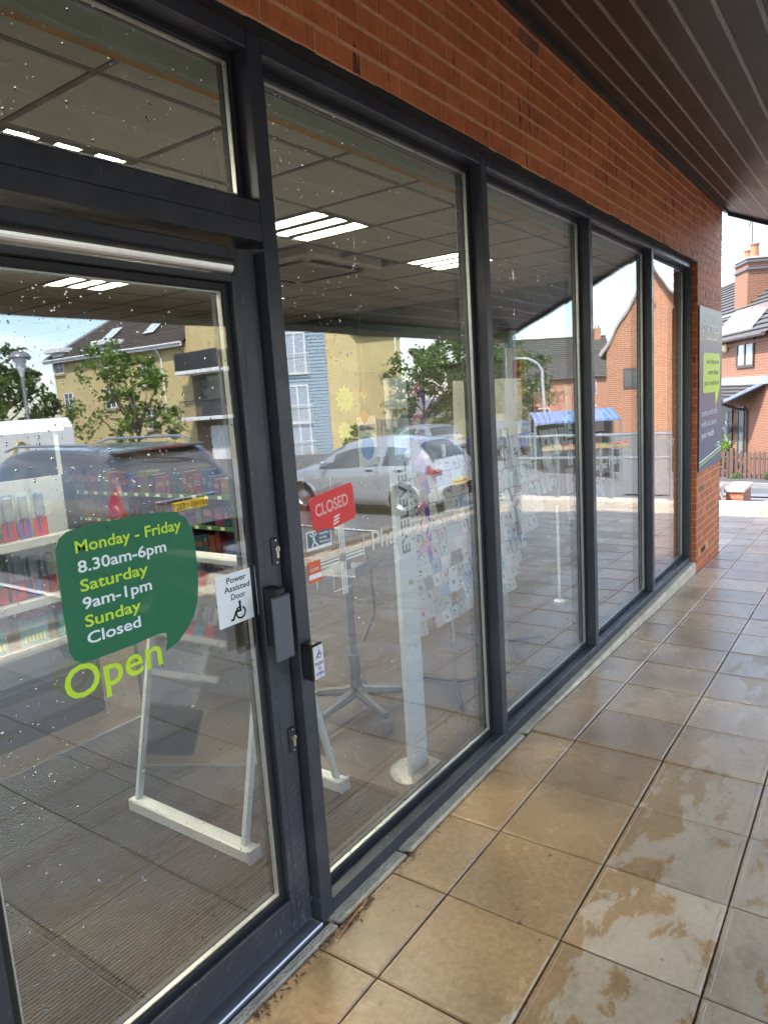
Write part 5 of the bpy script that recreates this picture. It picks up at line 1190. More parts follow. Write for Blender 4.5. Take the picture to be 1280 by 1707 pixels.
# ================================================================ lamp posts
def lantern(x, y, h, lab):
    t = empty('street_lamp', (x, y, gz(x, y)), 0, lab, 'street lamp'); G = M('lamp_grey', (.22, .23, .24), .4, .4)
    m = MB(); m.tube((0, 0, 0), (0, 0, .9), .075, .075, 14); m.tube((0, 0, .9), (0, 0, h-.45), .045, .038, 12); m.build('column', G, t, world=False)
    m = MB(); m.lathe([(.04, h-.45), (.05, h-.40), (.15, h-.05), (.155, h-.02)], (0, 0, 0), 20); m.build('lantern_bowl', M('lamp_clear', (.5, .53, .55), .1, var=.03), t, world=False)
    m = MB(); m.lathe([(.0, h+.14), (.10, h+.125), (.20, h+.07), (.255, h-.005), (.255, h-.03), (.15, h-.035), (0, h-.035)], (0, 0, 0), 24); m.build('lantern_hood', G, t, world=False, smooth=True)
lantern(8.75, -14.55, 3.62, 'grey post-top street lamp with domed hood left of the flats')
t = empty('street_lamp', (23.2, -8.05, gz(23.2, -8)), 0, 'pale street lamp with curved arm before the brick houses', 'street lamp'); G2 = M('pale_lamp_grey', (.45, .46, .46), .4, .3); z0 = gz(23.2, -8)
m = MB(); m.path([(0, 0, 0), (0, 0, 2.65-z0-.35), (-.08, -.10, 2.65-z0-.12), (-.28, -.36, 2.72-z0), (-.45, -.55, 2.74-z0)], .045, 10); m.build('column', G2, t, world=False)
m = MB(); m.bbox(-.75, -.42, -.70, -.55, 2.70-z0, 2.78-z0, .03); m.build('lamp_head', G2, t, world=False)

# ================================================================ yellow flats
YEL = M('yellow_render', (.56, .45, .22), .8, var=.10, scale=.9); WTR = M('white_trim', (.72, .73, .74), .5, var=.04); TILEM = M('brown_roof_tile', (.072, .058, .050), .7, var=.3, scale=5); DGL = M('dark_window_glass', (.05, .065, .085), .06, spec=1.0, var=.2); BLUEC = M('blue_boarding', (.25, .33, .41), .6, var=.08, scale=4); RECESS = M('balcony_recess_shade', (.16, .12, .075), .8); RAILM = M('dark_rail', (.05, .05, .055), .45)
fl_ = empty('yellow_flats', (27, -33, -1.3), 0, 'yellow rendered flats with brown hipped roof and balconies across the car park', 'building')
zb = -1.4
bx('wall', (26.5, 33.5, -43.2, -30.0, zb, 5.6), YEL, fl_)
def courses(name, e0, e1, r0_, r1_, n, mat, parent, lip=.035):
    # stepped tile courses between an eave line e0-e1 and a ridge line r0-r1
    m = MB(); e0, e1, r0_, r1_ = map(Vector, (e0, e1, r0_, r1_))
    nrm = (e1-e0).cross(r0_-e0).normalized()
    if nrm.z < 0: nrm = -nrm
    for k in range(n):
        a, b = e0.lerp(r0_, k/n), e1.lerp(r1_, k/n); c, d = e0.lerp(r0_, (k+1)/n), e1.lerp(r1_, (k+1)/n)
        m.quad(a+nrm*lip, b+nrm*lip, d, c); m.quad(a-nrm*.01, b-nrm*.01, b+nrm*lip, a+nrm*lip)
    return m.build(name, mat, parent, fix=False)
rd, re = (30.0, -39.8, 8.55), (30.0, -26.0, 8.55)
rfm = courses('roof', (26.15, -43.6, 5.55), (26.15, -30.0, 5.55), rd, (30.0, -30.0, 8.55), 22, TILEM, fl_)
courses('roof', (33.9, -43.6, 5.55), (26.15, -43.6, 5.55), rd, rd, 22, TILEM, fl_); courses('roof', (33.9, -26.0, 5.55), (33.9, -43.6, 5.55), re, rd, 22, TILEM, fl_)
courses('roof', (28.2, -29.99, 7.12), (28.2, -26.0, 7.12), (30.0, -29.99, 8.55), re, 8, TILEM, fl_)
m = MB(); m.path([(26.12, -43.6, 5.62), rd], .09, 6); m.path([rd, re], .09, 6); m.build('ridge_tiles', M('ridge_grey', (.25, .27, .29), .7), fl_)
bx('fascia', (26.06, 26.14, -43.6, -30.0, 5.36, 5.60), WTR, fl_, b=.02); m = MB(); m.tube((26.02, -43.6, 5.56), (26.02, -30.0, 5.56), .06, n=8); m.build('gutter', WTR, fl_)
m = MB(); m.path([(26.05, -32.3, 5.5), (26.3, -32.3, 5.1), (26.42, -32.3, 4.9), (26.42, -32.3, zb)], .055, 8); m.build('downpipe', WTR, fl_); m = MB(); m.path([(26.42, -43.0, 5.4), (26.42, -43.0, zb)], .055, 8); m.build('downpipe', WTR, fl_)
def win(parent, y0, y1, z0, z1, x=26.5, bars=1, sill=True):
    f = MB(); e = .07
    for d in ((y0, y0+e, z0, z1), (y1-e, y1, z0, z1), (y0+e, y1-e, z0, z0+e), (y0+e, y1-e, z1-e, z1), ((y0+y1)/2-e*.4, (y0+y1)/2+e*.4, z0+e, z1-e)): f.box(x-.05, x+.02, d[0], d[1], d[2], d[3])
    o = f.build('window', WTR, parent); g_ = MB(); g_.box(x-.012, x+.01, y0+e*.5, y1-e*.5, z0+e*.5, z1-e*.5); g_.build('pane', DGL, o)
    b_ = MB()
    for k in range(1, 3): zz = z0+(z1-z0)*k/3; b_.box(x-.035, x-.013, y0+e, y1-e, zz-.015, zz+.015)
    b_.build('glazing_bar', WTR, o)
    if sill: s = MB(); s.box(x-.12, x+.02, y0-.12, y1+.12, z0-.14, z0-.01); s.build('sill', M('stone_sill', (.38, .32, .22), .7), o)
for y0, y1, z0, z1 in ((-42.9, -41.9, 4.70, 6.0), (-42.3, -41.3, 2.25, 3.45), (-34.3, -33.3, 3.45, 4.80), (-38.0, -37.0, 2.30, 3.50), (-34.3, -33.3, .9, 2.1), (-37.6, -36.7, 4.7, 6.0)): win(fl_, y0, y1, z0, z1)
for y in (-42.4, -37.15): bx('dormer_head', (26.0, 27.6, y-.85, y+.85, 6.02, 6.32), WTR, fl_, b=.04); bx('dormer_cheek', (26.42, 27.4, y-.62, y+.62, 5.62, 6.015), WTR, fl_)
for y in (-34.6, -38.6):
    m = MB(); a = Vector((27.15, y, 6.40)); d = Vector((.95, 0, .74)); m.add([a, a+Vector((0, 1.0, 0)), a+Vector((0, 1.0, 0))+d, a+d], [(0, 1, 2, 3)]); m.v = [(v[0]-.05, v[1], v[2]+.08) for v in m.v]; m.build('roof_light', M('roof_light_glass', (.55, .62, .68), .1, var=.05), fl_, fix=False)
# balcony bay
bx('bay_wall', (26.5, 33.5, -29.99, -26.4, zb, 3.72), RECESS, fl_); bx('bay_wall', (27.6, 33.4, -29.98, -26.4, 3.73, 7.0), YEL, fl_)  # lower bay wall stands flush; recess shade put into its brown colour
bx('bay_front', (26.52, 27.59, -29.98, -26.4, 4.9+.0, 7.0), YEL, fl_); bx('bay_pier', (26.45, 26.495, -29.99, -29.8, zb, 7.0), YEL, fl_)
m = MB(); m.path([(26.4, -30.0, 6.55), (26.4, -29.2, 7.05), (26.4, -26.3, 7.05)], .09, 6); m.build('parapet_trim', WTR, fl_)
for z in (3.74, 1.26): bx('balcony_slab', (25.4, 26.44, -29.95, -26.4, z, z+.2), WTR, fl_, b=.02)
o = bx('balcony_screen', (25.42, 25.46, -29.93, -26.42, 3.95, 4.88), M('smoked_panel', (.03, .032, .035), .3), fl_)
br_ = MB(); k = -29.92
while k < -26.4: br_.tube((25.45, k, 1.47), (25.45, k, 2.30), .013, n=5); k += .105
br_.tube((25.45, -29.93, 2.32), (25.45, -26.42, 2.32), .028, n=6); br_.build('balcony_rail', RAILM, fl_, fix=False)
bx('patio_door', (26.46, 26.495, -29.2, -27.4, 1.5, 3.6), DGL, fl_); bx('ground_door', (26.46, 26.495, -28.6, -27.2, zb+.1, .9), WTR, fl_)
# blue boarded wall and the second yellow block
fb = empty('blue_boarded_flats', (29, -25, -1.3), 0, 'blue boarded flats with white juliet balconies joined to a yellow gable', 'building')
p0, p1, p2, p3 = Vector((26.95, -26.45, 0)), Vector((30.4, -23.35, 0)), Vector((31.2, -22.0, 0)), Vector((34.4, -21.1, 0)); bk_ = Vector((4.5, -5.0, 0))
def wallquad(a, b, z0, za, zb_, name, mat):
    m = MB(); nrm = Vector((b.y-a.y, -(b.x-a.x), 0)).normalized()*.3
    m.add([(a.x, a.y, z0), (b.x, b.y, z0), (b.x, b.y, zb_), (a.x, a.y, za), (a.x+nrm.x, a.y+nrm.y, z0), (b.x+nrm.x, b.y+nrm.y, z0), (b.x+nrm.x, b.y+nrm.y, zb_), (a.x+nrm.x, a.y+nrm.y, za)], [(0, 1, 2, 3), (7, 6, 5, 4), (0, 4, 5, 1), (1, 5, 6, 2), (2, 6, 7, 3), (3, 7, 4, 0)])
    return m.build(name, mat, fb)
wallquad(p0, p1, zb, 7.6, 7.6, 'boarded_wall', M('blue_backing', (.15, .23, .33), .6))
d01 = (p1-p0).normalized(); nf = Vector((-d01.y, d01.x, 0)); nf = nf if nf.x < 0 else -nf; ab01 = math.atan2(d01.y, d01.x)
k = 0; z = zb+.1
FBM = Matrix.Translation((p0.x, p0.y, 0)) @ Matrix.Rotation(ab01, 4, 'Z'); Lw = (p1-p0).length; sg = 1 if (FBM.to_3x3() @ Vector((0, 1, 0))).dot(nf) > 0 else -1
while z < 7.5:
    m = MB(); m.add([tuple(FBM @ Vector(v)) for v in ((0, sg*.012, z+.175), (Lw, sg*.012, z+.175), (Lw, sg*.045, z), (0, sg*.045, z), (0, 0, z), (Lw, 0, z))], [(0, 1, 2, 3), (3, 2, 5, 4)]); m.build('cladding_board', BLUEC, fb, fix=False); z += .178
for z in (3.35, .65, -1.35):
    for a in (2.35,):
        w0_ = a; f = MB()
        for d in ((0, .08, 0, 2.15), (1.12, 1.2, 0, 2.15), (.08, 1.12, 2.07, 2.15), (.08, 1.12, 0, .08), (.56, .64, .08, 2.07)): f.box(w0_+d[0], w0_+d[1], min(sg*.02, sg*.10), max(sg*.02, sg*.10), z+d[2], z+d[3], FBM)
        o = f.build('french_window', WTR, fb); g_ = MB(); g_.box(w0_+.05, w0_+1.15, min(sg*.03, sg*.06), max(sg*.03, sg*.06), z+.05, z+2.1, FBM); g_.build('pane', M('curtained_glass', (.36, .42, .50), .1, var=.3, scale=6), o)
        r_ = MB()
        for q in range(13): x = w0_-.12+q*.12; r_.tube(FBM @ Vector((x, sg*.22, z)), FBM @ Vector((x, sg*.22, z+1.05)), .014, n=5)
        for zz in (.06, 1.06): r_.tube(FBM @ Vector((w0_-.14, sg*.22, z+zz)), FBM @ Vector((w0_+1.34, sg*.22, z+zz)), .022, n=6)
        r_.build('juliet_rail', WTR, fb, fix=False)
wallquad(p1, p2, zb, 7.6, 5.35, 'gable_wall', YEL); wallquad(p2, p3, zb, 5.30, 5.30, 'side_wall', YEL); wallquad(p3, p3+Vector((3.5, -5, 0)), zb, 5.3, 5.3, 'side_wall', YEL)
m = MB(); a, b = Vector((p1.x-.15, p1.y-.1, 7.7)), Vector((p2.x-.1, p2.y+.12, 5.30)); m.path([a+nf*.15, b+nf*.15], .10, 6); m.path([Vector((p2.x, p2.y, 5.28))+Vector((-.05, .2, 0)), Vector((p3.x+.2, p3.y+.15, 5.28))], .10, 6); m.build('white_bargeboard', WTR, fb)
courses('roof', (p2.x-.2, p2.y+.3, 5.3), (p3.x+.3, p3.y+.25, 5.3), (p2.x+1.2, p2.y-3.6, 8.0), (p3.x+1.2, p3.y-3.6, 8.0), 18, TILEM, fb)
m = MB(); m.tube(p2.lerp(p3, .86)+Vector((-.05, .12, 5.2)), p2.lerp(p3, .86)+Vector((-.05, .12, zb)), .05, n=8); m.build('downpipe', WTR, fb)

# ================================================================ brick houses seen beyond the trees and street
FBR = far_brick('street_brick', (.33, .115, .055), (.26, .085, .045), (.50, .40, .31), 1.5); FBR2 = far_brick('gable_brick', (.36, .135, .06), (.28, .10, .05), (.52, .41, .31), 1.6)
SLATE = M('dark_concrete_tile', (.060, .056, .055), .7, var=.3, scale=4)
def local_house(name, origin, angle, W, D, z0, ze, zr, label, brick, wins, gable_front=False):
    t = empty(name, (origin[0], origin[1], z0), angle, label, 'house'); H = ze-z0; Rr = zr-z0
    m = MB(); m.box(0, W, 0, D, 0, H)
    if gable_front: m.prism([(0, H), (W, H), (W/2, Rr)], 1, .0, D)
    else: m.prism([(0, H), (D, H), (D/2, Rr)], 0, .0, W)
    m.build('wall', brick, t, world=False)
    k = math.hypot(W/2 if gable_front else D/2, Rr-H)
    if gable_front:
        for s in (0, 1):
            e = -.25 if s == 0 else W+.25; zz = H-.25*(Rr-H)/(W/2); o = courses('roof', (e, -.25, zz), (e, D+.2, zz), (W/2, -.25, Rr+.06), (W/2, D+.2, Rr+.06), 20, SLATE, None); o.parent = t
        m = MB(); m.path([(-.3, -.22, H-.25), (W/2, -.22, Rr+.02), (W+.3, -.22, H-.25)], .09, 6); m.build('verge', M('pale_verge', (.40, .38, .36), .7), t, world=False)
    else:
        for s in (0, 1):
            e = -.3 if s == 0 else D+.3; zz = H-.3*(Rr-H)/(D/2); o = courses('roof', (-.2, e, zz), (W+.2, e, zz), (-.2, D/2, Rr+.06), (W+.2, D/2, Rr+.06), 20, SLATE, None); o.parent = t
        m = MB(); m.tube((-.2, D/2, Rr+.09), (W+.2, D/2, Rr+.09), .10, n=8); m.build('ridge_tiles', SLATE, t, world=False); m = MB(); m.tube((-.2, -.36, H-.22), (W+.2, -.36, H-.22), .07, n=8); m.build('gutter', RAILM, t, world=False)
        for x in (.6, W-.6):
            m = MB(); m.box(x-.35, x+.35, D/2-.25, D/2+.25, Rr-H*.1-.2, Rr+.9); c = m.build('chimney', brick, t, world=False); m = MB(); m.tube((x-.15, D/2, Rr+.9), (x-.15, D/2, Rr+1.2), .1, .09, 8); m.tube((x+.15, D/2, Rr+.9), (x+.15, D/2, Rr+1.2), .1, .09, 8); m.build('pot', M('clay_pot', (.34, .12, .06), .7), c, world=False)
    for (x0, x1, a, b) in wins:
        m = MB(); e = .06
        for d in ((x0, x0+e, a, b), (x1-e, x1, a, b), (x0+e, x1-e, a, a+e), (x0+e, x1-e, b-e, b), ((x0+x1)/2-e/2, (x0+x1)/2+e/2, a+e, b-e)): m.box(d[0], d[1], -.05, .03, d[2], d[3])
        o = m.build('window', M('dark_upvc', (.08, .07, .07), .4) if gable_front else WTR, t, world=False); m = MB(); m.box(x0+.03, x1-.03, -.015, .01, a+.03, b-.03); m.build('pane', DGL, o, world=False)
    return t
ang_m = math.atan2(-19.6+26.9, 67.2-61.5)
local_house('terraced_house', (60.9+10.5*math.cos(ang_m), -27.3+10.5*math.sin(ang_m)), ang_m+math.pi, 10.5, 7.0, -2.3, 2.75, 6.3, 'dark roofed brick terrace seen behind the curved street lamp', FBR, [(2.0, 3.6, 3.2, 4.5), (6.6, 8.2, 3.2, 4.5), (2.0, 3.6, .8, 2.2), (6.6, 8.2, .8, 2.2)])
local_house('terraced_house', (66.9+8.5*math.cos(ang_m+.15), -18.0+8.5*math.sin(ang_m+.15)), ang_m+.15+math.pi, 8.5, 7.0, -2.3, 2.2, 5.9, 'brick house with steep dark roof beside the gabled one', FBR, [(.9, 2.3, 2.9, 4.0), (4.6, 6.0, 2.9, 4.0), (.9, 2.3, .7, 2.0)])
ang_g = math.atan2(5.15, 1.05)
gh = local_house('gabled_house', (44.0, -7.0), ang_g+math.pi, 5.26, 9.0, -2.2, 3.66, 8.25, 'tall red brick gabled house across the street', FBR2, [(3.2, 4.4, 3.6, 4.8)], True)
m = MB(); m.tube((2.63, -.05, 8.2), (2.63, .05, 8.2), .16, n=10); m.build('vent', SLATE, gh, world=False)

# market stall with a blue striped awning
ms = empty('market_stall', (22.6, -5.5, gz(22.6, -5.5)), 0, 'market stall with blue and white striped awning across the street', 'stall'); zs = gz(22.6, -5.5)
BA, WA = M('awning_blue', (.07, .15, .34), .8), M('awning_white', (.16, .24, .40), .8)
N = 30; A, B = Vector((20.95, -7.4, .66)), Vector((22.45, -5.2, .66)); off = Vector((1.2, -.65, .27))
for k in range(N):
    a, b = A.lerp(B, k/N), A.lerp(B, (k+1)/N); m = MB(); m.quad(a, b, b+off, a+off); m.quad(a, b, b-Vector((0, 0, .07)), a-Vector((0, 0, .07))); m.build('awning_stripe', BA if k % 2 else WA, ms, fix=False)
for p in (A, B, A+off, B+off):
    m = MB(); m.tube((p.x, p.y, gz(p.x, p.y)), p, .035, n=8); m.build('pole', STEEL, ms)
m = MB(); q = (B-A).normalized()
m.add([tuple(v) for v in (A+Vector((.5, .1, -1.0)), B+Vector((.5, -.1, -1.0)), B+off+Vector((-.3, 0, -1.45)), A+off+Vector((-.3, 0, -1.45)))], [(0, 1, 2, 3)]); m.add([tuple(v) for v in (A+Vector((.5, .1, -1.0)), B+Vector((.5, -.1, -1.0)), B+Vector((.5, -.1, -1.75)), A+Vector((.5, .1, -1.75)))], [(0, 1, 2, 3)])
m.build('counter', M('stall_cloth', (.03, .035, .04), .8), ms, fix=False)
bk3 = MB(); bk3.add([tuple(v) for v in (A+off*.95+Vector((0, 0, -.05)), B+off*.95+Vector((0, 0, -.05)), B+off*.95+Vector((0, 0, -2.3)), A+off*.95+Vector((0, 0, -2.3)))], [(0, 1, 2, 3)]); bk3.build('darkening_sheet', M('stall_cloth', (.03, .035, .04), .8), ms, fix=False)  # dark sheet added to darken the bright ground under the awning
for k in range(9):
    p = A.lerp(B, (k+.5)/9)+Vector((.75, -.05, -.97)); c = ((.10, .22, .05), (.55, .30, .05), (.50, .06, .05))[k % 3]; nm = ('green', 'orange', 'red')[k % 3]
    t = empty('produce_crate', p, math.atan2(q.y, q.x), '%s produce crate, %s from the left on the market stall' % (nm, nth(k+1)), 'crate', '%s crates on the stall' % nm)
    m = MB(); m.bbox(-.19, .19, -.13, .13, 0, .12, .01); m.build('crate', M('crate_wood', (.30, .2, .1), .8), t, world=False)
    m = MB(); r = random.Random(k)
    for w_ in range(10): cx, cy = r.uniform(-.14, .14), r.uniform(-.09, .09); m.lathe([(0, -.04), (.035, -.02), (.04, .01), (.025, .035), (0, .04)], (cx, cy, .14), 8)
    m.build('produce', M('produce_'+nm, c, .5), t, world=False)

# guard rail by the paving end
gr_ = empty('guard_rail', (12.3, -2.6, pz(12)), 0, 'galvanised two-bar guard rail at the end of the paving', 'railing'); zr_ = pz(11.9)+.02
for y in (-1.25, -2.2, -3.15, -4.1): m = MB(); m.tube((11.95, y, zr_), (11.95, y, .86), .024, n=10); m.build('post', GALV, gr_)
for z in (.86, .47): m = MB(); m.tube((11.95, -1.2, z), (11.95, -4.15, z), .024, n=10); m.build('bar', GALV, gr_)

# ================================================================ street seen directly past the pier
# low stepped wall with coping, sloping handrail
lw = empty('low_brick_wall', (13.9, 1.2, -1.2), 0, 'low stepped red brick wall with pale coping beyond the pier', 'wall'); COP = M('pink_coping', (.60, .42, .35), .75, var=.12, scale=10)
bx('wall_section', (13.45, 13.78, .93, 3.4, -1.6, -.27), far_brick('low_wall_brick', (.36, .12, .06), (.29, .09, .05), (.38, .26, .18)), lw); bx('coping', (13.42, 13.81, .90, 3.4, -.269, -.20), COP, lw, b=.01)
bx('wall_section', (13.85, 14.75, .58, .86, -1.6, -.36), MATS['low_wall_brick'], lw); bx('coping', (13.82, 14.78, .55, .89, -.359, -.29), COP, lw, b=.01)
hr = MB(); hr.path([(12.9, .93, .05), (12.6, .66, -.36), (12.52, .60, -.52)], .024, 10); hr.tube((12.9, .93, .05), (12.9, .98, -.9), .022, n=8); tag(hr.build('handrail', M('brown_handrail', (.12, .08, .06), .45)), 'brown sloping handrail beside the low brick wall', 'handrail')
# far kerb and footway in front of the houses
kb = MB()
kb.add([(25.2, 9, gz(25.2, 6)+.14), (22.2, -3, gz(22.2, -3)+.14), (22.4, -3.05, gz(22.2, -3)+.14), (25.4, 8.95, gz(25.2, 6)+.14), (25.2, 9, -2.6), (22.2, -3, -2.6)], [(0, 1, 2, 3), (0, 4, 5, 1)])
tag(kb.build('far_kerb', M('kerb_grey', (.18, .175, .165), .9, var=.15, spec=.2), fix=False), kind='structure')
fw_ = MB(); fw_.add([(25.4, 8.95, gz(25.2, 6)+.136), (22.4, -3.05, gz(22.2, -3)+.136), (26.2, -4.0, -1.72), (29.5, 8, -1.72)], [(0, 1, 2, 3)]); tag(fw_.build('far_footway', M('far_footway', (.075, .075, .078), 1.0, var=.15, spec=.1), fix=False), kind='structure')
road = MB(); road.add([(16, 9, gz(16, 6)+.012), (15.2, -3, gz(15.2, -3)+.012), (22.15, -3, gz(22.2, -3)+.012), (25.1, 9, gz(25.2, 6)+.012)], [(0, 1, 2, 3)]); tag(road.build('road', M('road_tarmac', (.09, .095, .105), .9, var=.15, scale=2, spec=.2), fix=False), kind='structure')

# the house with the porch
u_ = Vector((-.882, -.471, 0)); hz0 = -1.95; hang = math.atan2(u_.y, u_.x)
hs2 = empty('porch_house', (30, 3.65, hz0), hang, 'red brick house with chimney, solar panels and tiled porch past the pier', 'house')
HB = far_brick('house_brick', (.20, .078, .042), (.16, .060, .034), (.22, .155, .11), 1.25)
he = 3.2-hz0
m = MB(); m.box(-14, 4.3, 0, 4.4, 0, he); m.prism([(0, he), (4.4, he), (4.4, he+2.9), (4, he+3.1)], 0, -14, 4.3); m.build('wall', HB, hs2, world=False)
for s in (0,):
    e = -.30 if s == 0 else 8.3; o = courses('roof', (-14.2, e, he-.22), (4.5, e, he-.22), (-14.2, 4, he+3.16), (4.5, 4, he+3.16), 17, SLATE, None, .06); o.parent = hs2
m = MB(); m.tube((-14.2, -.36, he-.20), (4.5, -.36, he-.20), .07, n=8); m.build('gutter', M('brown_gutter', (.07, .05, .045), .5), hs2, world=False); m = MB(); m.box(-14, 4.3, -.055, -.001, he-.42, he-.30); m.build('dentil_band', HB, hs2, world=False)
m = MB(); m.tube((-14.2, 4, he+3.2), (4.5, 4, he+3.2), .10, n=8); m.build('ridge_tiles', SLATE, hs2, world=False)
# chimney
ch_ = MB(); ch_.box(-3.55, -2.15, 1.55, 2.35, he+.8, he+3.10); chn = ch_.build('chimney', HB, hs2, world=False)
m = MB(); m.box(-3.62, -2.08, 1.48, 2.42, he+2.67, he+2.75); m.box(-3.62, -2.08, 1.48, 2.42, he+2.95, he+3.03); m.build('dark_band', M('blue_brick', (.09, .095, .11), .6), chn, world=False)
m = MB(); m.box(-3.60, -2.10, 1.50, 2.40, he+3.101, he+3.17); m.build('capping', M('mortar_cap', (.38, .36, .33), .8), chn, world=False)
for x, h in ((-3.2, .42), (-2.55, .55)):
    m = MB(); m.lathe([(.20, 0), (.17, .08), (.15, h-.1), (.19, h-.06), (.19, h), (.12, h), (.12, 0)], (x, 1.95, he+3.17), 12); m.build('pot', M('clay_pot', (.40, .13, .06), .7), chn, world=False)
m = MB(); m.box(-3.8, -1.9, 1.15, 1.545, he+.98, he+1.06); m.build('lead_flashing', M('lead_grey', (.23, .25, .28), .5), chn, world=False)
m = MB(); ax, az = -2.95, he+3.17; m.tube((ax, 2.0, az), (ax, 2.0, az+1.75), .030, n=6); m.tube((ax-.45, 2.0, az+1.35), (ax+.55, 2.0, az+1.95), .026, n=5)
for k in range(9): p = Vector((ax-.05+k*.065, 2.0, az+1.59+k*.039)); m.tube(p-Vector((0, .16, 0)), p+Vector((0, .16, 0)), .014, n=4); m.tube(p-Vector((0, 0, .13)), p+Vector((0, 0, .13)), .014, n=4)
m.build('aerial', M('aerial_grey', (.05, .05, .055), .5), chn, world=False)
# solar panels lie on the roof slope
sl_r = 3.38/4.3
for k, (a, b) in enumerate(((-1.35, .55), (.62, 2.50))):
    m = MB(); f = lambda c: he-.22+(c+.3)*sl_r+.10
    m.add([(a, .05, f(.05)), (b, .05, f(.05)), (b-1.3, 1.30, f(1.30)), (a-1.3, 1.30, f(1.30)), (a, .05, f(.05)-.05), (b, .05, f(.05)-.05), (b-1.3, 1.30, f(1.30)-.05), (a-1.3, 1.30, f(1.30)-.05)], [(0, 1, 2, 3), (7, 6, 5, 4), (0, 4, 5, 1), (1, 5, 6, 2), (2, 6, 7, 3), (3, 7, 4, 0)]); m.build('solar_panel', M('solar_glass', (.30, .31, .36), .12, .2, var=.05, spec=1.0, coat=1.0), hs2, world=False)
DFR = M('brown_window_frame', (.035, .022, .018), .45)
def hwin(x0, x1, z0, z1, mid=True):
    z0 -= hz0; z1 -= hz0; m = MB(); e = .10
    for d in ((x0, x0+e, z0, z1), (x1-e, x1, z0, z1), (x0+e, x1-e, z0, z0+e), (x0+e, x1-e, z1-e, z1)) + (((x0+x1)/2-.06, (x0+x1)/2+.06, z0+e, z1-e),): m.box(d[0], d[1], -.06, .03, d[2], d[3])
    o = m.build('window', DFR, hs2, world=False); m = MB(); m.box(x0+.05, x1-.05, -.02, .01, z0+.05, z1-.05); m.build('pane', M('curtained_glass', (.36, .42, .50)), o, world=False)
    m = MB(); q = (x0+x1)/2+.12
    while q < x1-.14: m.box(q, q+.035, -.03, -.021, z0+.14, z1-.14); q += .075
    m.build('blind_slat', WTR, o, world=False)
hwin(1.30, 2.92, 1.98, 3.0); hwin(-2.6, -1.0, 1.98, 3.0)
m = MB(); m.bbox(.12, .42, -.16, -.005, 2.62-hz0, 2.95-hz0, .06); m.build('alarm_box', M('alarm_cream', (.62, .48, .26), .5), hs2, world=False)
# porch
pr_ = MB(); Z = lambda z: z-hz0
o = courses('porch_roof', (-2.2, -1.0, Z(.88)), (3.0, -1.0, Z(.88)), (-2.2, -.02, Z(1.42)), (4.0, -.02, Z(1.42)), 5, SLATE, None, .07); o.parent = hs2
m = MB(); m.box(-1.8, 4.2, -.16, -.012, Z(1.40), Z(1.66)); m.build('flashing', M('pale_lead', (.34, .37, .41), .45), hs2, world=False)
m = MB(); m.path([(3.05, -1.02, Z(.86)), (4.05, -.04, Z(1.46))], .07, 6); m.build('porch_verge', M('blue_grey_verge', (.12, .14, .18), .5), hs2, world=False)
m = MB(); m.tube((-2.2, -1.05, Z(.84)), (3.0, -1.05, Z(.84)), .06, n=8); m.path([(2.55, -1.05, Z(.82)), (2.45, -.5, Z(.60)), (2.40, -.06, Z(.5)), (2.40, -.06, 0)], .045, 8); m.build('porch_gutter', M('brown_gutter', (.07, .05, .045)), hs2, world=False)
DB = M('black_door', (.012, .013, .015), .3)
m = MB(); m.bbox(-.15, .97, -.05, -.004, Z(-1.55), Z(.65), .01); dr = m.build('front_door', DB, hs2, world=False); m = MB(); m.box(.28, .62, -.06, -.051, Z(-.9), Z(.35)); m.build('door_glass', M('door_glass', (.12, .15, .15), .1), dr, world=False); m = MB(); m.bbox(.30, .62, -.075, -.052, Z(-1.1), Z(-1.0), .01); m.build('letter_plate', STEEL, dr, world=False); m = MB(); m.tube((.46, -.06, Z(-.02)), (.46, -.085, Z(-.02)), .07, n=10); m.build('knocker', STEEL, dr, world=False)
m = MB()
for d in ((1.50, 1.60), (2.05, 2.15)): m.box(d[0], d[1], -.05, -.003, Z(-1.2), Z(.63))
m.box(1.60, 2.05, -.05, -.003, Z(.55), Z(.63)); m.box(1.60, 2.05, -.05, -.003, Z(-1.2), Z(-1.1)); sd_ = m.build('side_window', DFR, hs2, world=False); m = MB(); m.box(1.58, 2.07, -.03, -.004, Z(-1.15), Z(.6)); m.build('pane', M('door_glass', (.12, .15, .15)), sd_, world=False)
hbk = empty('hanging_basket', (30+u_.x*1.2, 3.65+u_.y*1.2, -.15), hang, 'grey hanging basket with pale flowers beside the black door', 'hanging basket')
m = MB(); m.lathe([(0, -.22), (.12, -.18), (.2, -.02), (.21, .02), (0, .0)], (0, -.25, 0), 14); m.build('basket', M('basket_grey', (.14, .16, .17), .7), hbk, world=False)
m = MB(); r = random.Random(5)
for k in range(40): p = Vector((r.uniform(-.17, .17), -.25+r.uniform(-.15, .15), .04+r.uniform(0, .12))); m.add([p+Vector((-.03, 0, 0)), p+Vector((0, -.03, .01)), p+Vector((.03, 0, .02)), p+Vector((0, .01, .04))], [(0, 1, 2, 3)])
m.build('flowers', M('pale_flower', (.55, .50, .58), .6), hbk, world=False, fix=False); m = MB(); m.path([(0, -.02, .55), (0, -.25, .55), (0, -.25, .05)], .012, 5); m.build('bracket', RAILM, hbk, world=False)
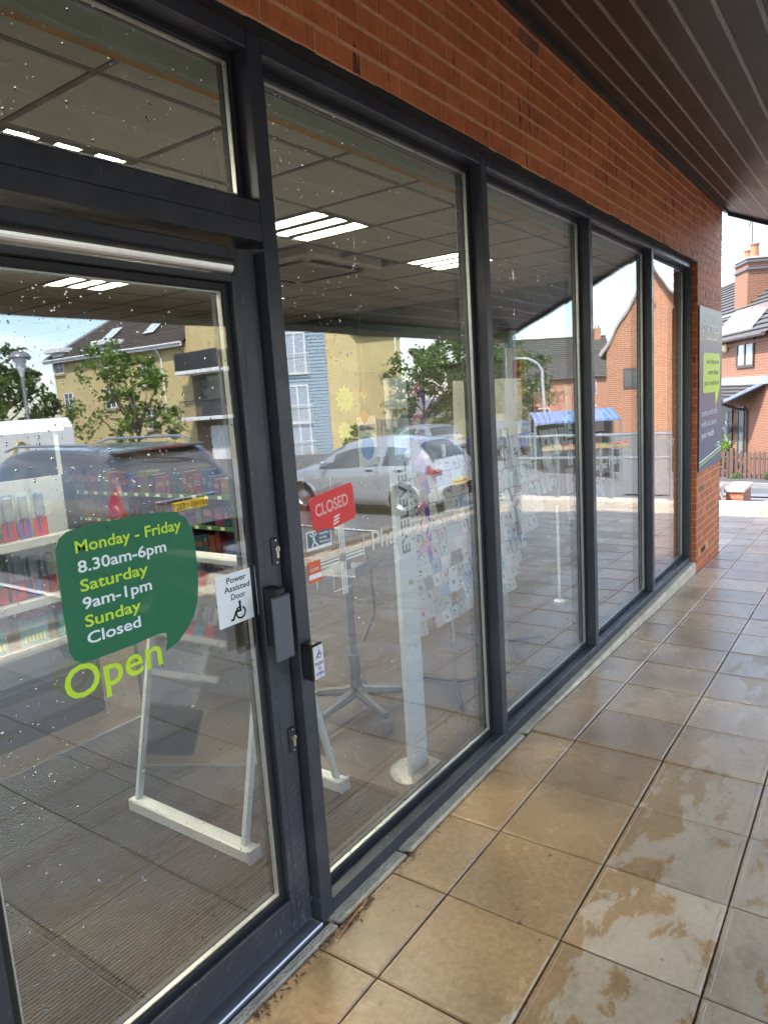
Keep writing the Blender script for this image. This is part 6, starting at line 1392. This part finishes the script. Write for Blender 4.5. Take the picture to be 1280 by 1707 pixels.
tree(30+u_.x*2.0+.8*.47*-1.6, 3.65+u_.y*2.0+.8*.88*1.0, 1.35, .75, 1600, .06, 1, 'yellow green bush in the front garden of the porch house', 51, .2, hz0, 'garden_bush', 'bush')
# picket fence
pf = empty('picket_fence', (27.3, 3.5, hz0), 0, 'dark brown picket fence along the front garden', 'fence'); PFM = M('brown_picket', (.075, .040, .030), .7, var=.25, scale=14, rand=.25)
A, B = Vector((27.5, 6.2, 0)), Vector((24.3, -1.9, 0)); L = (B-A).length; d = (B-A)/L; n = int(L/.155); fang = math.atan2(d.y, d.x)
pm_ = MB(); pm_.prism([(-.05, 0), (.05, 0), (.05, .98), (.0, 1.05), (-.05, .98)], 1, -.011, .011); pick_me = pm_.mesh('picket', PFM)
for k in range(n):
    p = A+d*(k*.155); o = link('picket', pick_me); o.parent = pf; o.matrix_parent_inverse = wmat(pf).inverted(); o.location = (p.x, p.y, -1.80+rnd.uniform(-.02, .02)); o.rotation_euler = (0, rnd.uniform(-.02, .02), fang)
for z in (-1.55, -1.0):
    m = MB(); m.tube(A+Vector((.04, 0, z)), B+Vector((.04, 0, z)), .035, n=6); m.build('fence_rail', PFM, pf)
k = 0
while k < L: p = A+d*k; m = MB(); m.box(-.06, .06, -.05, .05, 0, 1.12); o = m.build('post', PFM, pf, world=False); o.data.transform(Matrix.Translation((p.x-27.3+.05, p.y-3.5, 1.95-1.80)) @ Matrix.Rotation(fang, 4, 'Z')); k += 1.86
bp_ = MB(); p = A.lerp(B, .33); bp_.bbox(-.14, .14, -.03, -.015, 0, .24, .01); o = bp_.build('name_board', M('pale_board', (.50, .45, .42), .6), pf, world=False); o.data.transform(Matrix.Translation((p.x-27.3-.04, p.y-3.5, .95)) @ Matrix.Rotation(fang+math.pi, 4, 'Z'))
for k, (f, h) in enumerate(((.22, .35), (.45, .30), (.58, .45))):
    p = A.lerp(B, f); tree(p.x-.35, p.y, h, .3, 450, .035, 0, '%s tuft of weeds at the foot of the picket fence' % ('left', 'middle', 'right')[k], 60+k, .1, -1.82, 'weed_tuft', 'weeds', 'weeds along the fence')
